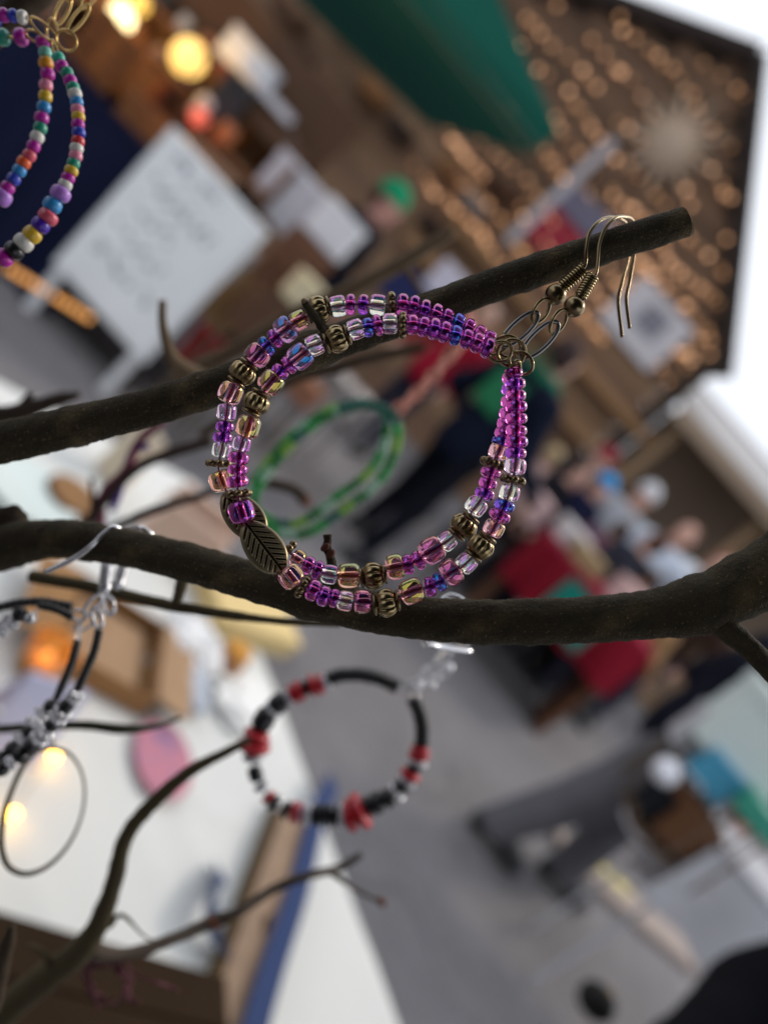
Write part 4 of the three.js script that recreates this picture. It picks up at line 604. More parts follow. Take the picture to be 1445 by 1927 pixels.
  make('jacket', (p) => Math.max(coatF(p) * 0.9 + 0.006 * noise.noise(p.x * 14, p.y * 14, p.z * 14), p.y - 1.5 * s, (0.79 - long) * s - p.y), V(-0.55, 0.6 - long, -0.4), V(0.55, 1.7, 0.55), cell, cm);
  const legF = field([['hpL', 'knL', 0.098 * baggy, 0.075 * baggy], ['knL', 'anL', 0.075 * baggy, 0.06 * baggy], ['hpR', 'knR', 0.098 * baggy, 0.075 * baggy], ['knR', 'anR', 0.075 * baggy, 0.06 * baggy], ['hip', 'hpL', 0.12, 0.11], ['hip', 'hpR', 0.12, 0.11]], 0.035);
  make('trousers', (p) => Math.max(legF(p) + 0.008 * noise.noise(p.x * 16, p.y * 12, p.z * 16), 0.05 * s - p.y, p.y - 1.0 * s), V(-0.4, 0, -0.5), V(0.4, 1.06, 0.5), cell, cloth(legs));
  for (const k of ['L', 'R']) { const A = J['an' + k], T = J['to' + k]; part(root, 'shoe', sdfMesh((p) => Math.max(smin(capsule(p, A, T, 0.058 * s, 0.047 * s), capsule(p, A.clone().add(V(0, -0.04 * s, -0.05 * s)), A, 0.05 * s, 0.055 * s), 0.03), -p.y + 0.002), V(A.x - 0.12, -0.02, A.z - 0.16), V(A.x + 0.14, 0.19, T.z + 0.1), 0.016), std(shoe, 0.55)); }
  const hm = std(hair, 0.75);
  if (hat) { part(root, 'hat', sdfMesh((p) => { const v = p.clone().sub(q(0, 1.675, 0.0)); return Math.max(v.divide(V(0.098 * s, 0.115 * s, 0.115 * s)).length() * 0.1 - 0.1, (1.655 * s - p.y)) + 0.003 * noise.noise(p.x * 60, p.y * 60, p.z * 60); }, q(-0.15, 1.6, -0.16), q(0.15, 1.83, 0.16), 0.014), cloth(hat)); }
  part(root, 'hair', sdfMesh((p) => { const v = p.clone().sub(q(0, 1.645, -0.018)); return Math.max(v.divide(V(0.09 * s, 0.115 * s, 0.1 * s)).length() * 0.095 - 0.095, p.z - 0.055 * s + (p.y < 1.66 * s ? 0.06 * s : 0), (o.longHair ? 1.44 : 1.56) * s - p.y) + 0.005 * noise.noise(p.x * 40, p.y * 18, p.z * 40); }, q(-0.14, 1.42, -0.16), q(0.14, 1.78, 0.12), 0.013), hm);
  if (cell < 0.03) for (const sg of [1, -1]) { const e = part(root, 'eye', BULB, std([0.03, 0.02, 0.015], 0.3), q(sg * 0.032, 1.64, 0.105)); e.scale.set(0.011 * s, 0.006 * s, 0.006 * s); }
  if (scarf) { const g = new THREE.TorusGeometry(0.085 * s, 0.042 * s, 14, 30); g.rotateX(Math.PI / 2); g.scale(1.1, 0.9, 1); part(root, 'scarf', g, cloth(scarf), q(0, 1.49, 0.01)); }
  return root;
}
person({ label: 'person in grey trousers and dark navy jacket striding past the stall', x: 1.58, z: -3.34, yaw: Math.PI / 2, h: 1.82, coat: [0.008, 0.009, 0.016], legs: [0.125, 0.122, 0.135], baggy: 1.38, stride: 0.22, spread: 0.03, hands: true, skin: [0.42, 0.2, 0.13], bend: 0.1, armOut: 0.06 });
{ const p = person({ label: 'person in a navy jacket with a green scarf standing beyond the purple earrings', x: 0.02, z: -4.65, yaw: 2.5, h: 1.78, coat: [0.007, 0.010, 0.022], legs: [0.007, 0.008, 0.013], stride: 0.16, spread: 0.14, scarf: [0.02, 0.15, 0.09], hair: [0.035, 0.02, 0.02], hands: true, armOut: 0.16, bend: 0.2 }); }
{ const root = thing('shoulder_bag', 'green fabric bag held by the person in the navy jacket', 'bag', P(938, 742, 4.42)); part(root, 'bag_body', rbox(0.2, 0.24, 0.09, 0.04), cloth([0.025, 0.17, 0.075])); worldPart(root, 'strap', tube([[-0.09, 0.11], [-0.06, 0.26], [0.02, 0.34], [0.07, 0.26], [0.09, 0.11]].map(([x, y]) => root.position.clone().add(V(x, y, 0))), 0.009, { segs: 30, radial: 8 }), cloth([0.02, 0.1, 0.05])); }
person({ label: 'person in a black coat and bright green knitted hat by the stalls', x: -1.34, z: -4.75, yaw: 1.4, h: 1.62, coat: [0.007, 0.008, 0.014], legs: [0.01, 0.01, 0.016], hat: [0.015, 0.28, 0.13], skin: [0.5, 0.25, 0.2] });
person({ label: 'person in a crimson jacket behind the cut branch', x: -0.62, z: -6.6, yaw: -0.4, h: 1.66, coat: [0.30, 0.012, 0.03], legs: [0.03, 0.03, 0.05], hair: [0.03, 0.02, 0.02], cell: 0.032, longHair: true });
const CROWD = 'visitors around the red stall';
[['person in a navy coat with a bright blue knitted hat at the red stall', 0.95, -6.15, 0.6, 1.42, [0.012, 0.014, 0.04], [0.02, 0.02, 0.03], [0.05, 0.03, 0.02], [0.02, 0.28, 0.62]],
  ['fair haired person in a beige pink coat at the red stall', 0.55, -6.3, 2.6, 1.28, [0.5, 0.34, 0.32], [0.05, 0.05, 0.08], [0.42, 0.32, 0.18], null],
  ['person in a pale grey coat with a white knitted hat near the low roof', 1.28, -6.5, 0.2, 1.62, [0.38, 0.39, 0.42], [0.06, 0.06, 0.08], [0.2, 0.15, 0.1], [0.6, 0.6, 0.62]],
  ['person in an ice blue padded jacket among the visitors', 1.62, -6.1, -0.5, 1.66, [0.55, 0.62, 0.72], [0.03, 0.03, 0.05], [0.12, 0.05, 0.03], null],
  ['person with brown hair and a dark brown coat among the visitors', 1.95, -5.9, 0.9, 1.5, [0.09, 0.05, 0.035], [0.03, 0.03, 0.04], [0.1, 0.05, 0.03], null],
  ['person in a mauve grey jacket beside the brown coat', 1.62, -5.75, 3.0, 1.24, [0.22, 0.17, 0.21], [0.04, 0.04, 0.06], [0.08, 0.05, 0.04], null],
  ['person in a white anorak with a rust collar among the visitors', 2.15, -6.7, 0.1, 1.72, [0.6, 0.62, 0.66], [0.04, 0.04, 0.06], [0.2, 0.08, 0.05], null],
  ['person in a black jacket and rust scarf between the beige coat and the blue hat', 0.74, -6.0, 0.9, 1.36, [0.012, 0.012, 0.016], [0.02, 0.02, 0.03], [0.03, 0.02, 0.015], null],
  ['person in a plum jacket in front of the pale grey coat', 1.24, -5.85, 2.9, 1.3, [0.10, 0.03, 0.07], [0.02, 0.02, 0.03], [0.05, 0.025, 0.015], null],
  ['person in a dark slate coat in front of the ice blue jacket', 1.45, -5.8, -2.7, 1.44, [0.03, 0.033, 0.045], [0.02, 0.02, 0.02], [0.07, 0.03, 0.02], null],
  ['person in a camel coat behind the crimson table end', 1.84, -5.6, 2.4, 1.28, [0.30, 0.18, 0.09], [0.03, 0.03, 0.04], [0.04, 0.02, 0.015], null],
  ['person in a charcoal coat and red knitted hat behind the blue hat', 0.86, -6.7, 0.3, 1.56, [0.025, 0.025, 0.03], [0.02, 0.02, 0.02], [0.05, 0.03, 0.02], [0.22, 0.015, 0.03]],
  ['person in a dark brown leather jacket under the low roof', 2.3, -6.3, -0.9, 1.6, [0.045, 0.025, 0.018], [0.03, 0.03, 0.05], [0.3, 0.2, 0.1], null],
].forEach(([label, x, z, yaw, h, coat, legs, hair, hat]) => person({ label, x, z, yaw, h, coat, legs, hair, hat, cell: 0.03, group: CROWD, skin: [0.52, 0.3, 0.23] }));
person({ label: 'person in a black coat standing close beside the stall table', x: 1.12, z: -0.98, yaw: -0.6, h: 1.74, coat: [0.006, 0.006, 0.008], legs: [0.008, 0.008, 0.01], hands: true, skin: [0.4, 0.2, 0.12], bend: 0.16, armOut: 0.02, long: 0.2 });
{ const b = P(1122, 1884, 1.32), root = thing('handbag', 'small black leather handbag held at the black coat', 'bag', b); const sg = new THREE.SphereGeometry(0.036, 24, 18); sg.scale(1, 0.8, 0.8); part(root, 'bag_body', sg, std([0.012, 0.012, 0.012], 0.75)); part(root, 'clasp', rbox(0.012, 0.008, 0.01, 0.002), M.brassDark, V(0, 0.03, 0)); }

// what carries a thing at a place: a tabletop or the ground
const supportAt = (x, z) => Math.abs(x + 2.62) < 0.75 && Math.abs(z + 3.72) < 0.42 ? 0.882 : Math.abs(x - 1.3) < 0.5 && Math.abs(z + 5.2) < 0.3 ? 0.918 : Math.abs(x - 2.19) < 0.58 && Math.abs(z + 2.84) < 0.21 ? 0.918 : Math.abs(x - 1.46) < 0.19 && Math.abs(z + 2.72) < 0.22 ? 0.742 : 0;
const legMat = std([0.1, 0.075, 0.055], 0.7), LEG = new THREE.CylinderGeometry(0.007, 0.007, 1, 8);
function stand(root, w, dep) { // settle a thing on what is below it, on four thin legs where there is a gap
  const y = supportAt(root.position.x, root.position.z), gap = root.position.y - y;
  if (gap < 0.02) { root.position.y = y; return; }
  for (const sx of [-1, 1]) for (const sz of [-1, 1]) { const l = part(root, 'stand_leg', LEG, legMat, V(sx * w * 0.42, -gap / 2, sz * dep * 0.42)); l.scale.y = gap; }
}
// ================================================================ NEIGHBOUR STALL WITH LANTERNS
{ // navy draped table
  const root = thing('market_table', 'market table draped in dark navy cloth that carries the lanterns', 'table', V(-2.62, 0, -3.72)); root.rotation.y = 0.12;
  part(root, 'table_top', rbox(1.5, 0.035, 0.8, 0.01), cloth([0.010, 0.012, 0.034]), V(0, 0.86, 0));
  const g = new THREE.BoxGeometry(1.52, 0.84, 0.82, 60, 10, 30), p = g.attributes.position; for (let i = 0; i < p.count; i++) { const x = p.getX(i), y = p.getY(i), z = p.getZ(i), k = (0.42 - y) * 0.05 * (1 + Math.sin((Math.abs(z) > 0.4 ? x : z) * 26)); if (Math.abs(z) > 0.4) p.setZ(i, z + Math.sign(z) * k); if (Math.abs(x) > 0.75) p.setX(i, x + Math.sign(x) * k); } g.computeVertexNormals(); part(root, 'drape', g, cloth([0.009, 0.012, 0.034]), V(0, 0.421, 0));
}
{ // tiered wooden shelf on the navy table
  const root = thing('display_shelf', 'tiered wooden display shelf that carries the lanterns and white boxes', 'shelf', V(-2.3, 0.88, -3.95)), w = wood([0.16, 0.085, 0.045]); root.rotation.y = 0.12;
  for (const [y, z, d] of [[0.02, 0.2, 0.3], [0.2, 0, 0.5], [0.4, -0.22, 0.34]]) part(root, 'shelf_board', rbox(1.3, 0.025, d, 0.005), w, V(0.1, y, z)); for (const s of [-1, 1]) part(root, 'side_panel', rbox(0.03, 0.4, 0.42, 0.005), w, V(0.1 + s * 0.64, 0.2, -0.12)); part(root, 'back_board', rbox(1.24, 0.8, 0.02, 0.004), wood([0.1, 0.06, 0.04]), V(0.1, 0.4, -0.4));
}
function lantern(label, px, py, d, r, mat, c, k, frameC) { // a globe lantern in a wooden frame
  const b = P(px, py, d), root = thing('lantern', label, 'lantern', b.clone().add(V(0, -r * 1.5, 0))), g = part(root, 'globe_light', BULB, mat, V(0, r * 1.5, 0)); g.scale.setScalar(r);
  const w = wood(frameC); part(root, 'base', rbox(r * 2.6, r * 0.35, r * 2.6, 0.008), w, V(0, r * 0.18, 0)); part(root, 'cap', new THREE.CylinderGeometry(r * 0.3, r * 0.5, r * 0.3, 20), w, V(0, r * 2.7, 0)); for (const sx of [-1, 1]) for (const sz of [-1, 1]) part(root, 'post', rbox(r * 0.12, r * 2.4, r * 0.12, 0.003), w, V(sx * r * 1.2, r * 1.5, sz * r * 1.2));
  stand(root, r * 2.4, r * 2.4); pointLamp(b, c, k, r); return root;
}
const globeGlow = { big: glow([1.0, 0.62, 0.16], 2.0), hot: glow([1.0, 0.8, 0.4], 5), amber: glow([1, 0.5, 0.12], 1.3), red: glow([1, 0.09, 0.07], 1.1), yellow: glow([1, 0.62, 0.1], 1.6) };
lantern('large round amber globe lantern on the navy table', 355, 108, 3.7, 0.082, globeGlow.big, [1, 0.55, 0.15], 0.5, [0.2, 0.1, 0.04]);
lantern('blazing white hot globe lantern beside the gold earring chain', 228, 34, 3.6, 0.058, globeGlow.hot, [1, 0.6, 0.2], 0.7, [0.16, 0.07, 0.03]);
lantern('small yellow globe lantern next to the blazing one', 262, 8, 3.7, 0.046, globeGlow.yellow, [1, 0.6, 0.15], 0.08, [0.16, 0.07, 0.03]);
lantern('small red globe lantern in front of the white boxes', 375, 220, 3.6, 0.04, globeGlow.red, [1, 0.12, 0.08], 0.04, [0.12, 0.05, 0.03]);
lantern('tiny orange globe lantern below the red one', 345, 268, 3.5, 0.022, globeGlow.amber, [1, 0.5, 0.12], 0.03, [0.12, 0.06, 0.03]);
function crate(label, px, py, d, w, h, dep, c, yaw = 0, n = 3) { const b = P(px, py, d).add(V(0, -h / 2, 0)), root = thing('wooden_crate', label, 'crate', b); root.rotation.y = yaw; const m = wood(c), ph = h / n; for (let i = 0; i < n; i++) { for (const s of [-1, 1]) { part(root, 'slat', rbox(w, ph * 0.86, 0.012, 0.003), m, V(0, ph * (i + 0.5), s * dep / 2)); part(root, 'slat', rbox(0.012, ph * 0.86, dep - 0.02, 0.003), m, V(s * (w / 2 - 0.008), ph * (i + 0.5), 0)); } } part(root, 'base', rbox(w - 0.03, 0.012, dep - 0.03, 0.003), m, V(0, 0.008, 0)); stand(root, w, dep); return root; }
function box(name, label, cat, px, py, d, w, h, dep, mat, yaw = 0, lidMat) { const b = P(px, py, d).add(V(0, -h / 2, 0)), root = thing(name, label, cat, b); root.rotation.y = yaw; part(root, 'body', rbox(w, h * 0.8, dep, 0.01), mat, V(0, h * 0.4, 0)); part(root, 'lid', rbox(w * 1.03, h * 0.2, dep * 1.03, 0.008), lidMat ?? mat, V(0, h * 0.9, 0)); stand(root, w, dep); return root; }
crate('brown lantern crate under the blazing globe, orange lamp glow put into its colour', 252, 140, 3.6, 0.26, 0.2, 0.24, [0.34, 0.13, 0.04], 0.3);  // the lamps' orange light is painted into the wood tone
crate('rust brown slatted crate on the navy table', 195, 140, 3.6, 0.26, 0.28, 0.24, [0.2, 0.08, 0.03], 0.1);
crate('brown slatted crate between the sign board and the red lantern', 290, 235, 3.6, 0.3, 0.14, 0.24, [0.22, 0.1, 0.045], 0.5);
box('storage_box', 'white lidded box behind the large amber lantern', 'box', 470, 120, 4.0, 0.28, 0.16, 0.2, std([0.55, 0.57, 0.6], 0.6), 0.2);
box('storage_box', 'white tray box leaning beside the black display box', 'box', 500, 175, 4.0, 0.36, 0.05, 0.24, std([0.58, 0.59, 0.64], 0.6), 0.3);
box('storage_box', 'black display box on the lantern table', 'box', 432, 190, 3.8, 0.15, 0.24, 0.14, std([0.012, 0.014, 0.018], 0.5), 0.3);
crate('long dark brown crate in front of the white tray box', 500, 235, 4.0, 0.5, 0.1, 0.2, [0.12, 0.075, 0.05], 0.35);
crate('taupe wooden crate above the white sign board', 385, 320, 3.8, 0.3, 0.2, 0.25, [0.30, 0.22, 0.17], 0.4);
box('storage_box', 'white flat parcel behind the sign board', 'parcel', 545, 375, 4.0, 0.36, 0.3, 0.1, std([0.50, 0.51, 0.56], 0.7), 0.15);
box('storage_box', 'bright white parcel with a rounded corner next to the green hat', 'parcel', 630, 432, 3.9, 0.24, 0.2, 0.12, std([0.68, 0.69, 0.73], 0.7), 0.1);
crate('reddish brown slatted crate under the white parcels', 555, 500, 3.8, 0.26, 0.3, 0.22, [0.17, 0.09, 0.06], 0.3);
crate('dark crate stacked beside the reddish brown one', 500, 600, 3.6, 0.3, 0.22, 0.22, [0.13, 0.075, 0.05], 0.5);
crate('tan slatted crate at the foot of the crate stack', 440, 560, 3.7, 0.2, 0.3, 0.2, [0.33, 0.22, 0.11], 0.2);
box('storage_box', 'cream paper parcel tucked in the reddish crate', 'parcel', 570, 548, 3.5, 0.14, 0.14, 0.08, std([0.6, 0.52, 0.34], 0.8), 0.7);
box('storage_box', 'small red parcel beneath the dark crate', 'parcel', 372, 652, 3.9, 0.16, 0.2, 0.12, std([0.38, 0.02, 0.02], 0.7), 0.4);
box('storage_box', 'lilac white gift bag below the blunt twig', 'gift bag', 832, 540, 4.6, 0.2, 0.26, 0.1, std([0.58, 0.55, 0.63], 0.7), 0.2);
box('storage_box', 'dark blue parcel behind the earring fluted beads', 'parcel', 760, 545, 4.4, 0.26, 0.2, 0.14, std([0.02, 0.025, 0.09], 0.7), 0.2);
box('storage_box', 'grey white parcel on the ground inside the earring hoop', 'parcel', 640, 740, 5.2, 0.42, 0.2, 0.3, std([0.42, 0.39, 0.38], 0.8), 0.3);
box('storage_box', 'terracotta parcel at the upper edge of the hoop', 'parcel', 570, 730, 4.6, 0.24, 0.14, 0.2, std([0.32, 0.15, 0.09], 0.8), 0.1);
{ // small goods on the lantern shelf, and baskets hung along the hall wall
  const tones = [[0.2, 0.02, 0.02], [0.02, 0.02, 0.025], [0.4, 0.2, 0.08], [0.5, 0.48, 0.46], [0.09, 0.04, 0.02], [0.3, 0.1, 0.03], [0.03, 0.05, 0.09]], profile = [[0, 0], [0.03, 0], [0.034, 0.006], [0.036, 0.06], [0.03, 0.075], [0.022, 0.08], [0.022, 0.07], [0.03, 0.056], [0.028, 0.008], [0, 0.006]], jarG = lathe(profile, 20), lidG = lathe([[0, 0.094], [0.022, 0.094], [0.024, 0.092], [0.024, 0.08], [0, 0.08]], 20);
  const words = ['dark red', 'black', 'tan', 'off white', 'dark brown', 'rust orange', 'slate blue'];
  for (let i = 0; i < 14; i++) { const up = i % 2, root = thing('candle_jar', 'small ' + words[i % 7] + ' candle jar with a lid on the lantern shelf', 'candle jar', V(-2.84 + i * 0.082, up ? 1.293 : 1.093, up ? -4.2 : -3.82), 'candle jars on the lantern shelf'); root.scale.setScalar(rr(0.9, 1.6)); part(root, 'jar_body', jarG, std(tones[i % 7], 0.5)); part(root, 'lid', lidG, std(tones[(i + 3) % 7], 0.6)); }
  const bowl = lathe([[0, 0], [0.12, 0], [0.17, 0.08], [0.19, 0.16], [0.18, 0.165], [0.155, 0.085], [0.11, 0.012], [0, 0.012]], 26), hoop = new THREE.TorusGeometry(0.17, 0.012, 8, 26, Math.PI);
  [[560, 120, 0], [640, 60, 1], [690, 190, 2], [740, 260, 0], [610, 230, 3], [830, 330, 2], [880, 400, 1], [800, 440, 0], [530, 40, 3], [700, 90, 0], [930, 360, 3]].forEach(([x, y, t]) => { const root = thing('hanging_basket', ['very dark', 'pale grey', 'orange tan', 'mid brown'][t] + ' woven basket hung along the timber hall wall', 'basket', atZ(x, y, -8.75), 'baskets along the hall wall'); root.scale.setScalar(rr(0.8, 1.4)); part(root, 'bowl', bowl, wood([[0.05, 0.035, 0.03], [0.3, 0.28, 0.28], [0.28, 0.15, 0.07], [0.16, 0.1, 0.07]][t])); part(root, 'handle', hoop, wood([0.12, 0.08, 0.05]), V(0, 0.16, 0)); });
}
{ // A-board sign
  const c = P(298, 468, 3.42), root = thing('sign_board', 'white pavement sign board with faint grey handwriting on white legs', 'sign', V(c.x, 0, c.z)); root.rotation.y = 0.02;
  const t = texture(256, (u, v) => { const row = Math.floor(v * 6), inRow = Math.abs((v * 6) % 1 - 0.5) < 0.26, on = inRow && row > 0 && row < 6 && u > 0.12 && u < 0.55 + 0.3 * ((row * 37 % 10) / 10) && noise.noise(u * 13 + row * 5, v * 24, 1) > 0.14; const k = 0.83 + 0.03 * noise.noise(u * 3, v * 3, 4); return on ? [0.62, 0.64, 0.66] : [k + 0.09, k + 0.105, k + 0.11]; }, true);
  const face = part(root, 'panel', rbox(0.6, 0.8, 0.03, 0.012), std([0.74, 0.76, 0.77], 0.6), V(0, c.y, 0)); const sheet = new THREE.PlaneGeometry(0.56, 0.76); part(root, 'written_sheet', sheet, std(0xffffff, 0.7, { map: t }), V(0, c.y, 0.019)); void face;
  for (const sx of [-1, 1]) { part(root, 'leg', rbox(0.05, c.y - 0.39, 0.03, 0.006), std([0.62, 0.64, 0.66], 0.6), V(sx * 0.25, (c.y - 0.39) / 2, 0)); const bk2 = part(root, 'rear_leg', rbox(0.04, c.y + 0.3, 0.025, 0.006), std([0.3, 0.3, 0.32], 0.6), V(sx * 0.25, (c.y + 0.3) / 2, -0.25)); bk2.rotation.x = 0.2; }
}
{ // orange lights along the table edge
  const pts = []; for (let i = 0; i < 13; i++) { if (i === 6) continue; const t = i / 12; pts.push(P(18 + 150 * t, 506 + 92 * t, 3.1)); }
  lightString('row of orange fairy lights beside the sign board', pts, 0.011, lampGlow.orange, [0.05, 0.03, 0.02], 0.0015);
}
box('storage_box', 'low dark grey box filling the dark band beneath the sign board', 'tub', 235, 610, 3.9, 0.7, 0.16, 0.3, std([0.045, 0.04, 0.045], 0.8), 0.05);  // plain dark box filling a dark band at ground level

// ================================================================ RED STALL, RIGHT HAND TABLE
{
  const root = thing('market_table', 'market table with a crimson drape in front of the visitors', 'table', V(1.3, 0, -5.2)); root.rotation.y = -0.1;
  part(root, 'table_top', rbox(1.0, 0.03, 0.6, 0.01), cloth([0.24, 0.02, 0.04]), V(0, 0.9, 0)); for (const s of [-1, 1]) part(root, 'trestle', rbox(0.05, 0.88, 0.5, 0.01), wood([0.16, 0.08, 0.05]), V(s * 0.45, 0.442, 0));
  const g = new THREE.BoxGeometry(1.02, 0.36, 0.62, 60, 6, 20), p = g.attributes.position; for (let i = 0; i < p.count; i++) { const z = p.getZ(i); if (Math.abs(z) > 0.3) p.setZ(i, z + Math.sign(z) * (0.18 - p.getY(i)) * 0.16 * (1 + Math.sin(p.getX(i) * 20))); } g.computeVertexNormals(); part(root, 'drape', g, cloth([0.19, 0.009, 0.02]), V(0, 0.705, 0));
  const tq = part(root, 'teal_runner', rbox(0.36, 0.3, 0.012, 0.004), cloth([0.012, 0.2, 0.16]), V(-0.02, 0.72, 0.41)); tq.rotation.x = -0.08;
}
box('storage_box', 'pale pink hatbox on the crimson table', 'box', 1000, 950, 5.2, 0.2, 0.2, 0.2, std([0.6, 0.42, 0.42], 0.7), 0.2);
box('storage_box', 'white bread box on the crimson table', 'box', 1075, 1010, 5.2, 0.24, 0.14, 0.2, std([0.6, 0.58, 0.58], 0.7), 0.1);
box('storage_box', 'olive tan basket box on the crimson table', 'box', 1090, 1060, 5.1, 0.24, 0.12, 0.2, std([0.33, 0.24, 0.13], 0.8), 0.3);
box('storage_box', 'blush parcel at the end of the crimson table', 'parcel', 1180, 1125, 5.0, 0.2, 0.18, 0.2, std([0.62, 0.42, 0.4], 0.8), 0.4);
{ // table with mint boxes and white cloth
  const root = thing('market_table', 'market table with a speckled white cloth beside the grey trousers', 'table', V(2.19, 0, -2.84)); root.rotation.y = 0.0;
  const spots = texture(256, (u, v) => { const k = 0.68 + 0.05 * tiled(u, v, 5); return tiled(u, v, 9, 3) > 0.4 ? [0.56, 0.47, 0.38] : [k, k, k + 0.02]; }, true, 1.2, 1.2);
  part(root, 'table_top', rbox(1.15, 0.03, 0.42, 0.01), std(0xffffff, 0.9, { map: spots }), V(0, 0.9, 0));
  const g = new THREE.BoxGeometry(1.17, 0.29, 0.44, 40, 8, 40), p = g.attributes.position; for (let i = 0; i < p.count; i++) { const z = p.getZ(i), x = p.getX(i), k = (0.3 - p.getY(i)) * 0.06 * (1 + Math.sin((Math.abs(z) > 0.21 ? x : z) * 19)); if (Math.abs(z) > 0.21) p.setZ(i, z + Math.sign(z) * k); if (Math.abs(x) > 0.58) p.setX(i, x + Math.sign(x) * k); } g.computeVertexNormals(); part(root, 'drape', g, std(0xffffff, 0.9, { map: spots }), V(0, 0.737, 0));
  part(root, 'side_leaf', rbox(0.27, 0.02, 0.22, 0.004), wood([0.12, 0.08, 0.055]), V(1.49 - 2.19, 0.73, 0.13)); for (const z of [0.06, 0.2]) { const br = part(root, 'leaf_brace', rbox(0.2, 0.012, 0.014, 0.003), wood([0.1, 0.07, 0.05]), V(-0.62, 0.66, z)); br.rotation.z = 0.35; }
  for (const sx of [-1, 1]) for (const sz of [-1, 1]) part(root, 'leg', new THREE.CylinderGeometry(0.011, 0.011, 0.6, 12), std([0.4, 0.4, 0.42], 0.5), V(sx * 0.5, 0.3, sz * 0.15));
}
box('storage_box', 'large mint white corrugated box on the speckled cloth', 'box', 1420, 1385, 2.78, 0.3, 0.3, 0.3, std([0.55, 0.62, 0.6], 0.7), -0.2);
box('storage_box', 'grey white carton behind the blue box', 'box', 1335, 1405, 2.9, 0.24, 0.18, 0.2, std([0.42, 0.42, 0.44], 0.7), -0.2);
box('storage_box', 'bright blue cardboard box beside the mint box', 'box', 1345, 1455, 2.7, 0.15, 0.13, 0.12, std([0.05, 0.27, 0.42], 0.6), -0.2);
box('storage_box', 'teal green carton under the mint box', 'box', 1425, 1530, 2.6, 0.16, 0.08, 0.15, std([0.03, 0.27, 0.19], 0.6), -0.2);
crate('rust brown crate in front of the speckled cloth', 1285, 1540, 2.75, 0.18, 0.17, 0.15, [0.17, 0.085, 0.045], 0.2);
{ const root = thing('bauble', 'white frosted bauble on a short rod at the corner of the blue box', 'bauble', P(1252, 1452, 2.6)); part(root, 'ball', new THREE.SphereGeometry(0.045, 28, 20), std([0.75, 0.76, 0.82], 0.35)); part(root, 'cap', new THREE.CylinderGeometry(0.012, 0.012, 0.016, 16), M.silver, V(0, 0.051, 0)); const rod = part(root, 'hanger_rod', LEG, M.silver, V(0.06, 0.052, -0.02)); rod.scale.set(0.4, 0.13, 0.4); rod.rotation.z = Math.PI / 2; }
box('storage_box', 'black cloth pouch below the white bauble', 'pouch', 1240, 1510, 2.75, 0.12, 0.12, 0.1, cloth([0.014, 0.016, 0.02]), 0.2);
{ // board lying on the ground
  const a = onPlane(1052, 1600, 0.03), b = onPlane(1300, 1815, 0.03), c = a.clone().add(b).multiplyScalar(0.5), root = thing('ground_board', 'long pale board with a yellow strip lying on the asphalt', 'board', c.clone().setY(0)); root.rotation.y = -Math.atan2(b.z - a.z, b.x - a.x); const L = a.distanceTo(b);
  part(root, 'board_body', rbox(L, 0.05, 0.24, 0.01), wood([0.36, 0.33, 0.33]), V(0, 0.029, -0.06)); part(root, 'yellow_strip', rbox(L * 0.34, 0.012, 0.1, 0.004), std([0.50, 0.43, 0.2], 0.7), V(-L * 0.16, 0.062, -0.1)); part(root, 'cable_channel', rbox(L * 0.7, 0.06, 0.05, 0.01), std([0.14, 0.13, 0.11], 0.8), V(L * 0.2, 0.034, -0.21));
}

